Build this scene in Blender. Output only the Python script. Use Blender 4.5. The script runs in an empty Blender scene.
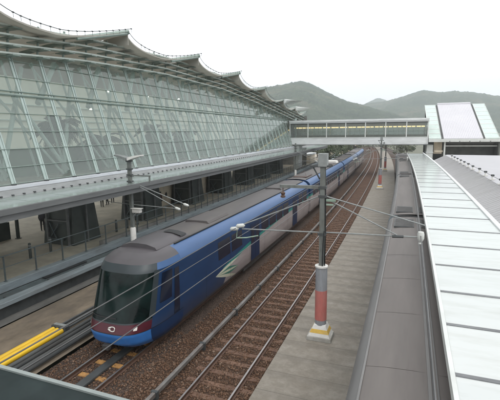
import bpy, math, random
import numpy as np
from mathutils import Vector, Matrix
random.seed(7)
rng = np.random.default_rng(11)
S = bpy.context.scene
COL = S.collection
pi = math.pi

# ------------------------------------------------------------------ track alignment
X0, TH, K = -6.28, 0.3786, 0.00055      # the near track: start, heading, gentle left-hand curve
def arc(s, off):
    a = TH - K*s
    x = X0 + (math.cos(a) - math.cos(TH))/K
    y = (math.sin(TH) - math.sin(a))/K
    return x + off*math.cos(a), y - off*math.sin(a)
def CW(o, s, z):
    x, y = arc(s, o)
    return (x, y, z)
def ID(x, y, z):
    return (x, y, z)
def heading(s):
    return -(TH - K*s)

# ------------------------------------------------------------------ mesh builder
class MB:
    """collects shapes; coordinates are (across, along, up), mapped to the world by T"""
    def __init__(s, T=CW):
        s.T = T; s.v = []; s.f = []; s.tc = []
    def vert(s, p):
        s.tc.append(tuple(p)); s.v.append(s.T(*p)); return len(s.v) - 1
    def face(s, *ids):
        s.f.append(tuple(ids))
    def quad(s, a, b, c, d):
        s.face(*[s.vert(p) for p in (a, b, c, d)])
    def box(s, x0, x1, y0, y1, z0, z1, seg=0, taper=0.0):
        n = max(1, int(math.ceil(abs(y1 - y0)/4.0))) if (seg == 0 and s.T is CW) else max(1, seg)
        rings = []
        for i in range(n + 1):
            y = y0 + (y1 - y0)*i/n
            rings.append([s.vert((x0, y, z0)), s.vert((x1, y, z0)), s.vert((x1 - taper, y, z1)), s.vert((x0 + taper, y, z1))])
        for a, b in zip(rings, rings[1:]):
            for j in range(4):
                s.face(a[j], b[j], b[(j+1) % 4], a[(j+1) % 4])
        s.face(*rings[0]); s.face(*rings[-1][::-1])
    def frustum(s, x0, x1, y0, y1, z0, X0_, X1_, Y0_, Y1_, z1):
        a = [s.vert(p) for p in ((x0, y0, z0), (x1, y0, z0), (x1, y1, z0), (x0, y1, z0))]
        b = [s.vert(p) for p in ((X0_, Y0_, z1), (X1_, Y0_, z1), (X1_, Y1_, z1), (X0_, Y1_, z1))]
        for j in range(4):
            s.face(a[j], a[(j+1) % 4], b[(j+1) % 4], b[j])
        s.face(*a[::-1]); s.face(*b)
    def sweep(s, prof, ys, closed=False, caps=False):
        """prof: list of (across, up), or function y -> list"""
        rings = []
        for y in ys:
            p = prof(y) if callable(prof) else prof
            rings.append([s.vert((a, y, z)) for a, z in p])
        m = len(rings[0]); lim = m if closed else m - 1
        for a, b in zip(rings, rings[1:]):
            for j in range(lim):
                k = (j+1) % m
                s.face(a[j], a[k], b[k], b[j])
        if caps:
            s.face(*rings[0][::-1]); s.face(*rings[-1])
    def tube(s, pts, r, n=8, caps=True):
        P = [Vector(p) for p in pts]
        rings = []
        for i, p in enumerate(P):
            d = (P[min(i+1, len(P)-1)] - P[max(i-1, 0)]).normalized()
            u = d.cross(Vector((0, 0, 1)))
            if u.length < 1e-3: u = d.cross(Vector((1, 0, 0)))
            u.normalize(); w = u.cross(d)
            rr = r[i] if isinstance(r, (list, tuple)) else r
            rings.append([s.vert(tuple(p + (u*math.cos(2*pi*k/n) + w*math.sin(2*pi*k/n))*rr)) for k in range(n)])
        for a, b in zip(rings, rings[1:]):
            for j in range(n):
                s.face(a[j], a[(j+1) % n], b[(j+1) % n], b[j])
        if caps:
            s.face(*rings[0][::-1]); s.face(*rings[-1])
    def lathe(s, x, y, prof, n=20):
        rings = [[s.vert((x + r*math.cos(2*pi*k/n), y + r*math.sin(2*pi*k/n), z)) for k in range(n)] for r, z in prof]
        for a, b in zip(rings, rings[1:]):
            for j in range(n):
                s.face(a[j], a[(j+1) % n], b[(j+1) % n], b[j])
        s.face(*rings[0][::-1]); s.face(*rings[-1])
    def grid(s, fn, us, vs):
        R = [[s.vert(fn(u, v)) for v in vs] for u in us]
        for a, b in zip(R, R[1:]):
            for j in range(len(vs) - 1):
                s.face(a[j], a[j+1], b[j+1], b[j])
    def build(s, name, mat, parent=None, smooth=False, bevel=0, thick=0):
        org = Vector(ORG.get(parent.name, (0, 0, 0))) if (parent and s.T is CW) else Vector((0, 0, 0))
        me = bpy.data.meshes.new(name)
        me.from_pydata([tuple(Vector(p) - org) for p in s.v], [], s.f)
        at = me.attributes.new('tc', 'FLOAT_VECTOR', 'POINT')
        at.data.foreach_set('vector', np.array(s.tc, dtype=np.float32).ravel())
        if smooth:
            for p in me.polygons: p.use_smooth = True
        me.materials.append(mat)
        o = bpy.data.objects.new(name, me); COL.objects.link(o)
        if parent:
            o.parent = parent; ORG[o.name] = tuple(org)
        else:
            ORG[o.name] = (0, 0, 0)
        if thick:
            m = o.modifiers.new('s', 'SOLIDIFY'); m.thickness = thick; m.offset = 0
        if bevel:
            m = o.modifiers.new('b', 'BEVEL'); m.width = bevel; m.segments = 2; m.limit_method = 'ANGLE'
        if smooth:
            try:
                me.set_sharp_from_angle(angle=math.radians(40))
            except Exception: pass
        return o
ORG = {}
def tag(o, label=None, cat=None, group=None, kind=None):
    if label: o['label'] = label
    if cat: o['category'] = cat
    if group: o['group'] = group
    if kind: o['kind'] = kind
    return o
def thing(name, label, cat, loc=(0, 0, 0), rz=0, group=None):
    o = bpy.data.objects.new(name, None); COL.objects.link(o)
    o.location = loc; o.rotation_euler = (0, 0, rz); o.empty_display_size = .2
    ORG[o.name] = tuple(loc)
    return tag(o, label, cat, group)
def at(name, label, cat, off, s, z=0, group=None):
    """an Empty for a thing built in local coordinates, turned along the track"""
    return thing(name, label, cat, CW(off, s, z), heading(s), group)
def wt(name, label, cat, off, s, z=0, group=None):
    """an Empty for a thing whose parts follow the curve of the track"""
    return thing(name, label, cat, CW(off, s, z), 0, group)
def dup(o, loc=None, rz=None, label=None, parent=None):
    c = o.copy(); COL.objects.link(c)
    if parent: c.parent = parent
    if loc is not None: c.location = loc
    if rz is not None: c.rotation_euler = (0, 0, rz)
    if label: c['label'] = label
    for ch in list(o.children): dup(ch, parent=c)
    return c
def frange(a, b, d):
    n = max(1, int(math.ceil((b - a)/d - 1e-6)))
    return [a + (b - a)*i/n for i in range(n + 1)]

# ------------------------------------------------------------------ materials
def nodes(name):
    m = bpy.data.materials.new(name); m.use_nodes = True
    return m, m.node_tree.nodes, m.node_tree.links, m.node_tree.nodes['Principled BSDF']
def coords(N, L, kind='tc', scale=(1, 1, 1)):
    if kind == 'tc':
        a = N.new('ShaderNodeAttribute'); a.attribute_name = 'tc'; src = a.outputs['Vector']
    else:
        a = N.new('ShaderNodeTexCoord'); src = a.outputs['Object']
    mp = N.new('ShaderNodeMapping'); mp.inputs['Scale'].default_value = scale
    L.new(src, mp.inputs['Vector'])
    return mp.outputs['Vector']
def noise(N, L, vec, scale, detail=4, rough=.6):
    n = N.new('ShaderNodeTexNoise'); n.inputs['Scale'].default_value = scale
    n.inputs['Detail'].default_value = detail; n.inputs['Roughness'].default_value = rough
    L.new(vec, n.inputs['Vector']); return n.outputs['Fac']
def ramp(N, L, fac, stops):
    r = N.new('ShaderNodeValToRGB'); e = r.color_ramp.elements
    while len(e) < len(stops): e.new(.5)
    for el, (p, c) in zip(e, stops):
        el.position = p; el.color = (*c, 1) if len(c) == 3 else c
    L.new(fac, r.inputs['Fac']); return r.outputs['Color']
def mixc(N, L, fac, a, b, mode='MIX'):
    m = N.new('ShaderNodeMix'); m.data_type = 'RGBA'; m.blend_type = mode
    for sock, val in ((m.inputs[0], fac), (m.inputs[6], a), (m.inputs[7], b)):
        if hasattr(val, 'links'): L.new(val, sock)
        elif isinstance(val, (int, float)): sock.default_value = val
        else: sock.default_value = (*val, 1)
    return m.outputs[2]
def math_(N, L, op, a, b=None, c=None):
    m = N.new('ShaderNodeMath'); m.operation = op
    for i, v in enumerate((a, b, c)):
        if v is None: continue
        if hasattr(v, 'links'): L.new(v, m.inputs[i])
        else: m.inputs[i].default_value = v
    return m.outputs[0]
def bump(N, L, P, h, strength=.3, dist=.02):
    b = N.new('ShaderNodeBump'); b.inputs['Strength'].default_value = strength; b.inputs['Distance'].default_value = dist
    L.new(h, b.inputs['Height']); L.new(b.outputs['Normal'], P.inputs['Normal'])
def mat(name, col, rough=.6, metal=0, var=.2, scale=(1, 1, 1), ns=2.0, bmp=0, bs=40, kind='tc', spec=.5, dirt=None, dirt_amt=.5):
    """weathered paint / metal / concrete: base colour broken by two noises, optional dirt colour in patches"""
    m, N, L, P = nodes(name)
    v = coords(N, L, kind, scale)
    f = noise(N, L, v, ns, 6, .65)
    lo = tuple(max(0, c*(1 - var)) for c in col); hi = tuple(c*(1 + var) for c in col)
    c = ramp(N, L, f, [(.3, lo), (.7, hi)])
    if dirt:
        f2 = noise(N, L, v, ns*.37, 8, .7)
        k = ramp(N, L, f2, [(.45, (0, 0, 0)), (.7, (dirt_amt,)*3)])
        c = mixc(N, L, k, c, dirt)
    L.new(c, P.inputs['Base Color'])
    P.inputs['Roughness'].default_value = rough; P.inputs['Metallic'].default_value = metal
    P.inputs['Specular IOR Level'].default_value = spec
    if bmp:
        bump(N, L, P, noise(N, L, coords(N, L, kind), bs, 3), bmp, .02)
    return m
def glass(name, tint, gloss=(.9, .95, .93), ior=1.6, rough=.02, body=None, body_amt=0.0, streak=None):
    m = bpy.data.materials.new(name); m.use_nodes = True
    N, L = m.node_tree.nodes, m.node_tree.links
    N.remove(N['Principled BSDF']); out = N['Material Output']
    t = N.new('ShaderNodeBsdfTransparent'); t.inputs['Color'].default_value = (*tint, 1)
    src = t.outputs[0]
    if body:
        d = N.new('ShaderNodeBsdfDiffuse'); d.inputs['Color'].default_value = (*body, 1)
        if streak:
            v = coords(N, L, 'tc', (.35, 1.6, 1)); v2 = coords(N, L)
            k = ramp(N, L, noise(N, L, v, 1.6, 8, .7), [(.46, (0, 0, 0)), (.74, (.75, .75, .75))])
            c_ = mixc(N, L, k, body, streak)
            sp = N.new('ShaderNodeSeparateXYZ'); L.new(v2, sp.inputs[0])
            pn = N.new('ShaderNodeTexWhiteNoise'); pn.noise_dimensions = '1D'
            L.new(math_(N, L, 'FLOOR', math_(N, L, 'MULTIPLY', sp.outputs['Y'], .44)), pn.inputs['W'])
            c_ = mixc(N, L, math_(N, L, 'MULTIPLY', pn.outputs['Value'], .18), c_, (.46, .50, .50))
            L.new(c_, d.inputs['Color'])
        mx = N.new('ShaderNodeMixShader'); mx.inputs[0].default_value = body_amt
        L.new(src, mx.inputs[1]); L.new(d.outputs[0], mx.inputs[2]); src = mx.outputs[0]
    g = N.new('ShaderNodeBsdfGlossy'); g.inputs['Color'].default_value = (*gloss, 1); g.inputs['Roughness'].default_value = rough
    fr = N.new('ShaderNodeFresnel'); fr.inputs['IOR'].default_value = ior
    m2 = N.new('ShaderNodeMixShader')
    L.new(fr.outputs[0], m2.inputs[0]); L.new(src, m2.inputs[1]); L.new(g.outputs[0], m2.inputs[2])
    L.new(m2.outputs[0], out.inputs['Surface'])
    return m
def emit(name, col, strength):
    m, N, L, P = nodes(name)
    P.inputs['Base Color'].default_value = (*col, 1)
    P.inputs['Emission Color'].default_value = (*col, 1); P.inputs['Emission Strength'].default_value = strength
    return m

# ballast: stones by voronoi cells, rust-brown with grey and pale stones
def ballast_mat(name, base):
    m, N, L, P = nodes(name)
    v = coords(N, L)
    vo = N.new('ShaderNodeTexVoronoi'); vo.inputs['Scale'].default_value = 17; L.new(v, vo.inputs['Vector'])
    cell = N.new('ShaderNodeSeparateColor'); L.new(vo.outputs['Color'], cell.inputs[0])
    c = ramp(N, L, cell.outputs[0], [(0, tuple(x*.35 for x in base)), (.45, base), (.8, tuple(x*1.6 for x in base)), (1, (.24, .175, .125))])
    c2 = mixc(N, L, noise(N, L, v, .5, 5), c, tuple(x*.75 for x in base), 'MIX')
    dk = ramp(N, L, vo.outputs['Distance'], [(.15, (1, 1, 1)), (.75, (.35, .33, .32))])
    c3 = mixc(N, L, 1.0, c2, dk, 'MULTIPLY')
    L.new(c3, P.inputs['Base Color']); P.inputs['Roughness'].default_value = .9
    inv = math_(N, L, 'SUBTRACT', 1.0, vo.outputs['Distance'])
    bump(N, L, P, inv, .9, .06)
    return m
M = {}
M['ballast'] = ballast_mat('ballast', (.125, .066, .036))
M['ballast_dark'] = ballast_mat('ballast_dark', (.115, .075, .055))
def stone_mat():
    m, N, L, P = nodes('stone')
    v = coords(N, L)
    w = N.new('ShaderNodeTexWhiteNoise'); w.noise_dimensions = '3D'; L.new(v, w.inputs['Vector'])
    c = ramp(N, L, w.outputs['Value'], [(0, (.04, .022, .015)), (.5, (.120, .062, .034)), (.85, (.18, .10, .06)), (1, (.27, .20, .15))])
    L.new(c, P.inputs['Base Color']); P.inputs['Roughness'].default_value = .9
    return m
M['stone'] = stone_mat()

# concrete walkway between the tracks: slabs across the line, stained joints
def slab_mat():
    m, N, L, P = nodes('slab')
    v = coords(N, L)
    sp = N.new('ShaderNodeSeparateXYZ'); L.new(v, sp.inputs[0])
    n1 = noise(N, L, coords(N, L, 'tc', (1.6, 1.9, 1)), 1.6, 12, .78)
    wob = math_(N, L, 'MULTIPLY_ADD', noise(N, L, v, .8, 3), .25, sp.outputs['Y'])
    fr = math_(N, L, 'FRACT', math_(N, L, 'MULTIPLY', wob, 1/1.15))
    d = math_(N, L, 'ABSOLUTE', math_(N, L, 'SUBTRACT', fr, .5))
    streak = ramp(N, L, math_(N, L, 'ADD', d, math_(N, L, 'MULTIPLY', noise(N, L, coords(N, L, 'tc', (.7, 1.8, 1)), 2.2, 10, .75), .55)),
                  [(.5, (0, 0, 0)), (.78, (1, 1, 1))])
    c = ramp(N, L, n1, [(.25, (.145, .126, .10)), (.5, (.225, .202, .168)), (.75, (.31, .286, .25))])
    c = mixc(N, L, math_(N, L, 'MULTIPLY', streak, .45), c, (.13, .115, .095))
    fr2 = math_(N, L, 'FRACT', math_(N, L, 'MULTIPLY', sp.outputs['Y'], 1/1.15))
    joint = math_(N, L, 'LESS_THAN', fr2, .018)
    c = mixc(N, L, math_(N, L, 'MULTIPLY', joint, .7), c, (.07, .06, .05))
    blot = ramp(N, L, noise(N, L, v, .6, 10, .78), [(.5, (0, 0, 0)), (.68, (.65, .65, .65))])
    c = mixc(N, L, blot, c, (.155, .13, .10))
    L.new(c, P.inputs['Base Color']); P.inputs['Roughness'].default_value = .75
    bump(N, L, P, noise(N, L, v, 25, 5), .25, .01)
    return m
M['slab'] = slab_mat()
M['dirt'] = mat('dirt', (.16, .128, .092), .85, var=.45, scale=(1, .5, 1), ns=1.1, bmp=.3, bs=14, dirt=(.07, .06, .05), dirt_amt=.7)
M['track_side'] = mat('track_side', (.11, .108, .10), .85, var=.3, scale=(1, .4, 1), ns=1.4, bmp=.3, bs=20)
M['plaza'] = mat('plaza', (.42, .375, .31), .8, var=.25, ns=.6, bmp=.15, bs=12, dirt=(.2, .18, .15), dirt_amt=.6)
M['ground'] = mat('ground', (.12, .13, .09), .95, var=.4, ns=.05, dirt=(.2, .19, .16), dirt_amt=.5)
M['rail'] = mat('rail', (.12, .07, .05), .6, metal=.4, var=.3, ns=3)
M['rail_head'] = mat('rail_head', (.36, .34, .33), .4, metal=.9, var=.15, scale=(6, .6, 1), ns=3)
M['sleeper'] = mat('sleeper', (.140, .080, .053), .85, var=.35, ns=2.5, bmp=.3, bs=30, dirt=(.11, .06, .045), dirt_amt=.8)
M['sleeper_ochre'] = mat('sleeper_ochre', (.42, .22, .07), .8, var=.3, ns=4, bmp=.3, bs=30, dirt=(.15, .085, .045), dirt_amt=.8)
M['conduit'] = mat('conduit', (.20, .19, .18), .6, metal=.3, var=.3, ns=1.5, dirt=(.14, .09, .065), dirt_amt=.6)
M['dark_steel'] = mat('dark_steel', (.06, .065, .066), .5, metal=.1, var=.3)
M['steel'] = mat('steel', (.10, .125, .13), .5, metal=.4, var=.25, ns=1.5, dirt=(.075, .065, .055), dirt_amt=.5)
M['steel_light'] = mat('steel_light', (.23, .27, .29), .5, metal=.2, var=.2, scale=(2, .4, 2), ns=2, dirt=(.12, .11, .10), dirt_amt=.5)
M['galv'] = mat('galv', (.25, .265, .26), .55, metal=.2, var=.2, ns=3)
M['mast_green'] = mat('mast_green', (.16, .175, .165), .5, metal=.1, var=.3, scale=(3, 3, 1), ns=2, dirt=(.10, .075, .055), dirt_amt=.5)
M['sleeve_grey'] = mat('sleeve_grey', (.27, .28, .30), .5, var=.12, scale=(4, 4, 1), ns=3, dirt=(.2, .19, .18), dirt_amt=.5)
M['mast_red'] = mat('mast_red', (.47, .15, .13), .5, var=.12, scale=(3, 3, 1), ns=3, dirt=(.36, .22, .19), dirt_amt=.7)
M['white_paint'] = mat('white_paint', (.68, .67, .64), .55, var=.1, ns=3, dirt=(.42, .39, .34), dirt_amt=.6)
M['yellow_paint'] = mat('yellow_paint', (.62, .40, .07), .55, var=.15, ns=4, dirt=(.4, .33, .2), dirt_amt=.6)
M['yellow_tube'] = mat('yellow_tube', (.72, .45, .02), .45, var=.12, scale=(3, .5, 3), ns=2, dirt=(.42, .27, .05), dirt_amt=.5)
M['plinth'] = mat('plinth', (.36, .35, .32), .8, var=.2, ns=4, bmp=.2, dirt=(.2, .18, .15), dirt_amt=.6)
M['wire'] = mat('wire', (.13, .13, .13), .45, metal=.6, var=.2)
M['insulator'] = mat('insulator', (.56, .57, .54), .3, var=.1, ns=6)
M['insulator_brown'] = mat('insulator_brown', (.10, .06, .045), .35, var=.2)
M['green_rod'] = mat('green_rod', (.28, .38, .30), .5, metal=.3, var=.2)
M['pipe_grey'] = mat('pipe_grey', (.085, .09, .09), .7, var=.3, scale=(2, .4, 2), ns=1.5, spec=.25, dirt=(.06, .05, .04))
M['pipe_dark'] = mat('pipe_dark', (.05, .054, .056), .7, var=.3, scale=(2, .4, 2), ns=1.5, spec=.25, dirt=(.07, .055, .04))
M['black'] = mat('black', (.014, .015, .016), .6, var=.3)
M['rubber'] = mat('rubber', (.022, .022, .022), .8, var=.3, scale=(1, 8, 1), ns=3)
M['white_steel'] = mat('white_steel', (.62, .64, .62), .45, var=.08, ns=1.5, dirt=(.45, .46, .43), dirt_amt=.4)
M['bridge_white'] = mat('bridge_white', (.70, .72, .72), .5, var=.08, scale=(.5, .5, 2), ns=1.2, dirt=(.40, .41, .40), dirt_amt=.5)
M['soffit'] = mat('soffit', (.42, .39, .34), .7, var=.1, scale=(.5, 1, 1), ns=.7, dirt=(.30, .28, .25), dirt_amt=.4)
def translucent_shell():  # translucency added so daylight brightens the shell undersides
    m = bpy.data.materials.new('translucent_shell'); m.use_nodes = True
    N, L = m.node_tree.nodes, m.node_tree.links
    P = N['Principled BSDF']; v = coords(N, L)
    c = ramp(N, L, noise(N, L, coords(N, L, 'tc', (.5, 1, 1)), .7, 5), [(.3, (.56, .54, .49)), (.7, (.66, .64, .59))])
    L.new(c, P.inputs['Base Color']); P.inputs['Roughness'].default_value = .7
    tr = N.new('ShaderNodeBsdfTranslucent'); L.new(c, tr.inputs['Color'])
    mx = N.new('ShaderNodeMixShader'); mx.inputs[0].default_value = .38
    L.new(P.outputs[0], mx.inputs[1]); L.new(tr.outputs[0], mx.inputs[2]); L.new(mx.outputs[0], N['Material Output'].inputs['Surface'])
    return m
M['translucent_shell'] = translucent_shell()
M['shell_top'] = mat('shell_top', (.50, .50, .48), .5, var=.1)
M['frame_green'] = mat('frame_green', (.24, .30, .27), .45, metal=.1, var=.15)
M['mullion'] = mat('mullion', (.40, .475, .45), .4, metal=.2, var=.08)
M['fin'] = mat('fin', (.50, .55, .51), .45, metal=.3, var=.12)
M['truss'] = mat('truss', (.46, .55, .52), .5, var=.1)
M['inner_wall'] = mat('inner_wall', (.69, .685, .61), .8, var=.08, ns=.4)
M['inner_green'] = mat('inner_green', (.042, .088, .040), .8, var=.4, ns=.6)
M['facade_glass'] = glass('facade_glass', (.86, .93, .90), ior=1.65, body=(.53, .61, .575), body_amt=.20)
M['added_skylight'] = glass('added_skylight', (.92, .94, .93), ior=1.3)
M['canopy_glass'] = glass('canopy_glass', (.70, .80, .75), ior=1.6, body=(.52, .60, .56), body_amt=.55, rough=.12, streak=(.36, .41, .38))
M['bridge_glass'] = glass('bridge_glass', (.86, .90, .89), ior=1.4, body=(.46, .49, .48), body_amt=.16)
M['ledge'] = mat('ledge', (.58, .60, .64), .45, var=.1, scale=(2, .4, 2), ns=1.5, dirt=(.36, .37, .38), dirt_amt=.5)
M['gutter'] = mat('gutter', (.24, .25, .25), .6, var=.2, scale=(2, .5, 2), ns=1.5)
M['fascia'] = mat('fascia', (.14, .145, .145), .55, var=.2, scale=(1, .4, 3), ns=1.2)
M['pier'] = mat('pier', (.052, .062, .056), .45, var=.3, ns=1)
M['beige_wall'] = mat('beige_wall', (.70, .61, .48), .8, var=.15, ns=.8, dirt=(.22, .19, .15), dirt_amt=.6)
M['grey_wall'] = mat('grey_wall', (.16, .155, .145), .8, var=.3, ns=.8)
M['skin'] = mat('skin', (.45, .28, .2), .6, var=.1, kind='obj')
M['roof_flat'] = mat('roof_flat', (.44, .435, .455), .5, var=.06, scale=(1, .3, 1), ns=.6, dirt=(.42, .42, .43), dirt_amt=.5)
M['roof_rib'] = mat('roof_rib', (.345, .34, .345), .5, var=.1, scale=(.4, 2, 1), ns=1.2, dirt=(.25, .24, .235), dirt_amt=.5)
M['panel_white'] = glass('panel_white', (.7, .74, .72), ior=1.35, body=(.60, .62, .61), body_amt=.95, rough=.15, streak=(.47, .48, .45))
M['seam'] = mat('seam', (.17, .175, .18), .5, metal=.2, var=.2)
M['tower_rib'] = mat('tower_rib', (.58, .57, .60), .45, var=.04, scale=(.4, .4, 1), ns=1, dirt=(.50, .49, .51), dirt_amt=.4)
M['tower_glass'] = mat('tower_glass', (.50, .60, .555), .15, var=.08, ns=1)
M['lamp_yellow'] = emit('lamp_yellow', (1.0, .72, .34), 1.9)
M['lamp_glow'] = emit('lamp_glow', (1.0, .97, .9), 3.0)
M['bridge_dark'] = mat('bridge_dark', (.07, .075, .07), .7, var=.3, ns=1)
M['ledge_dark'] = mat('ledge_dark', (.028, .037, .037), .9, spec=.05, metal=0, var=.3, ns=2, dirt=(.035, .04, .04), dirt_amt=.6)
M['ledge_edge'] = mat('ledge_edge', (.26, .29, .28), .5, metal=.3, var=.15)

# train paint
def livery():
    m, N, L, P = nodes('livery')
    v = coords(N, L)
    sp = N.new('ShaderNodeSeparateXYZ'); L.new(v, sp.inputs[0])
    s, z = sp.outputs['Y'], sp.outputs['Z']
    # pale lower panel under a green line that starts in a fan of cream leaf strokes behind the cab
    e = math_(N, L, 'EXPONENT', math_(N, L, 'MULTIPLY', math_(N, L, 'SUBTRACT', s, 21.0), -1/6))
    zb = math_(N, L, 'SUBTRACT', 2.2, math_(N, L, 'MULTIPLY', e, .85))
    dz = math_(N, L, 'SUBTRACT', z, zb)
    gate = math_(N, L, 'GREATER_THAN', s, math_(N, L, 'MULTIPLY_ADD', math_(N, L, 'SUBTRACT', z, .6), .9, 21.0))
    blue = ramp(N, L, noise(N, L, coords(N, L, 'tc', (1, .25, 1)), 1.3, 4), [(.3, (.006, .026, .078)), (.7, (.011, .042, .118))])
    pale = ramp(N, L, noise(N, L, coords(N, L, 'tc', (1, .3, 2)), 1.6, 5), [(.3, (.26, .22, .22)), (.7, (.36, .32, .31))])
    low = math_(N, L, 'MULTIPLY', math_(N, L, 'LESS_THAN', dz, 0), gate)
    c = mixc(N, L, low, blue, pale)
    band = math_(N, L, 'MULTIPLY', math_(N, L, 'GREATER_THAN', dz, -.02), math_(N, L, 'LESS_THAN', dz, .17))
    band = math_(N, L, 'MULTIPLY', band, math_(N, L, 'GREATER_THAN', s, 20.9))
    c = mixc(N, L, band, c, (.02, .20, .17))
    u = math_(N, L, 'SUBTRACT', s, 20.0)
    inside = math_(N, L, 'MULTIPLY', math_(N, L, 'GREATER_THAN', u, 0), math_(N, L, 'LESS_THAN', u, 3.0))
    def stroke(m_, wd, z0=1.33):
        d = math_(N, L, 'ABSOLUTE', math_(N, L, 'SUBTRACT', z, math_(N, L, 'MULTIPLY_ADD', u, m_, z0)))
        w_ = math_(N, L, 'MULTIPLY', math_(N, L, 'SINE', math_(N, L, 'MULTIPLY', u, pi/3.0)), wd)
        return math_(N, L, 'MULTIPLY', math_(N, L, 'LESS_THAN', d, w_), inside)
    c = mixc(N, L, stroke(-.10, .20), c, (.04, .17, .13))
    c = mixc(N, L, stroke(.07, .075), c, (.58, .58, .46))
    c = mixc(N, L, stroke(-.10, .06), c, (.50, .50, .38))
    c = mixc(N, L, stroke(-.27, .085), c, (.56, .55, .43))
    sk = math_(N, L, 'LESS_THAN', z, .62)
    c = mixc(N, L, sk, c, (.04, .04, .045))
    grime = ramp(N, L, math_(N, L, 'ADD', math_(N, L, 'MULTIPLY', z, .25), math_(N, L, 'MULTIPLY', noise(N, L, coords(N, L, 'tc', (1, .5, 1)), 2, 6), .3)), [(.25, (.35, .35, .35)), (.55, (0, 0, 0))])
    c = mixc(N, L, grime, c, (.10, .085, .075))
    L.new(c, P.inputs['Base Color']); P.inputs['Roughness'].default_value = .38
    P.inputs['Specular IOR Level'].default_value = .4
    return m
M['livery'] = livery()
M['blue'] = mat('blue', (.008, .031, .092), .4, var=.15, ns=1)
M['blue_bright'] = mat('blue_bright', (.036, .15, .42), .25, var=.12, ns=1)
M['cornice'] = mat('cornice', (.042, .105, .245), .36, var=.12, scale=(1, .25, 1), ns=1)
M['red'] = mat('red', (.075, .011, .020), .35, var=.2, ns=2)
M['screen_glass'] = mat('screen_glass', (.006, .014, .013), .10, var=.8, ns=.9, spec=.22)
M['side_glass'] = mat('side_glass', (.004, .009, .026), .15, var=.3, ns=.6, spec=.7)
M['door_blue'] = mat('door_blue', (.005, .018, .058), .4, var=.15, ns=1)
M['cab_dark'] = mat('cab_dark', (.030, .040, .045), .35, var=.2, ns=1)
M['roof_dark'] = mat('roof_dark', (.075, .067, .066), .55, var=.18, scale=(1, .25, 1), ns=1.1, dirt=(.13, .115, .095), dirt_amt=.6)
M['roof_cab'] = mat('roof_cab', (.068, .062, .067), .45, var=.15, scale=(1, .4, 1), ns=1.2, dirt=(.06, .055, .058), dirt_amt=.5)
M['roof_brown'] = mat('roof_brown', (.120, .106, .098), .6, var=.14, scale=(1.5, .15, 1), ns=1.5, dirt=(.165, .15, .138), dirt_amt=.55)
M['roof_edge'] = mat('roof_edge', (.165, .162, .158), .6, metal=0, var=.15, scale=(1, .3, 1), ns=1.5)
M['bogie'] = mat('bogie', (.035, .032, .03), .7, var=.3)
M['headlight'] = mat('headlight', (.75, .70, .66), .2, var=.1)

# ------------------------------------------------------------------ ground and track beds
def sheet(name, mt, o0, o1, s0, s1, z, ds=3.0, kind='structure', nx=1):
    b = MB(); b.grid(lambda s, o: (o, s, z), frange(s0, s1, ds), [o0 + (o1 - o0)*i/nx for i in range(nx + 1)])
    return tag(b.build(name, mt), kind=kind)
g = MB(ID); g.grid(lambda x, y: (x, y, -.6), np.linspace(-3300, 3300, 10), np.linspace(-1100, 4200, 10))
tag(g.build('ground', M['ground']), kind='structure')
S1 = 260
sheet('ballast_bed', M['ballast'], -2.75, 1.6, -6, S1, -.19, nx=1)
sheet('ballast_bed', M['ballast_dark'], -6.42, -2.75, -6, S1, -.20)
sheet('ballast_bed', M['ballast_dark'], 4.7, 8.6, -6, S1, -.30)
b = MB(); b.box(1.42, 4.72, -6, S1, -.5, .15); tag(b.build('walkway', M['slab'], bevel=.015), kind='structure')
sheet('trackside_path', M['dirt'], -10.9, -6.42, -6, S1, -.05)
sheet('drain_path', M['track_side'], -12.2, -11.04, -6, S1, -.06)
b = MB(); b.box(-11.04, -10.9, -6, S1, -.3, -.22); tag(b.build('drain_channel', M['black']), kind='structure')
b = MB(); b.box(-60, -13.35, 2, 150, -.5, .8); tag(b.build('plaza_pavement', M['plaza']), kind='structure')

# loose stones
def stones(n, regions):
    base = np.array([(1, 0, 0), (-1, 0, 0), (0, 1, 0), (0, -1, 0), (0, 0, 1), (0, 0, -1)], float)
    tri = np.array([(0, 2, 4), (2, 1, 4), (1, 3, 4), (3, 0, 4), (2, 0, 5), (1, 2, 5), (3, 1, 5), (0, 3, 5)])
    V = []; F = []; T = []; k = 0
    for (o0, o1, s0, s1, z, cnt) in regions:
        u = rng.random(cnt)
        ss = s0*(s1/s0)**u
        oo = o0 + (o1 - o0)*rng.random(cnt)
        for s_, o_ in zip(ss, oo):
            r = (.022 + .03*rng.random())
            sc = rng.uniform(.7, 1.35, 3)*r
            P = base*rng.uniform(.75, 1.2, (6, 1))*sc
            a, bb = rng.uniform(0, 2*pi, 2)
            ca, sa, cb, sb = math.cos(a), math.sin(a), math.cos(bb), math.sin(bb)
            R = np.array([[ca, -sa, 0], [sa, ca, 0], [0, 0, 1]]) @ np.array([[1, 0, 0], [0, cb, -sb], [0, sb, cb]])
            x, y = arc(s_, o_)
            V.append(P @ R.T + (x, y, z + r*.35)); F.append(tri + 6*k)
            T.append(np.tile(rng.random(3), (6, 1))); k += 1
    V = np.concatenate(V); F = np.concatenate(F); T = np.concatenate(T).astype(np.float32)
    me = bpy.data.meshes.new('ballast_stones')
    me.vertices.add(len(V)); me.vertices.foreach_set('co', V.astype(np.float32).ravel())
    me.loops.add(F.size); me.loops.foreach_set('vertex_index', F.astype(np.int32).ravel())
    me.polygons.add(len(F)); me.polygons.foreach_set('loop_start', np.arange(0, F.size, 3, dtype=np.int32))
    me.update(calc_edges=True)
    a = me.attributes.new('tc', 'FLOAT_VECTOR', 'POINT'); a.data.foreach_set('vector', T.ravel())
    me.materials.append(M['stone'])
    o = bpy.data.objects.new('ballast_stones', me); COL.objects.link(o)
    return tag(o, 'loose rust brown ballast stones lying between the rails', 'ballast', kind='stuff')
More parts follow.
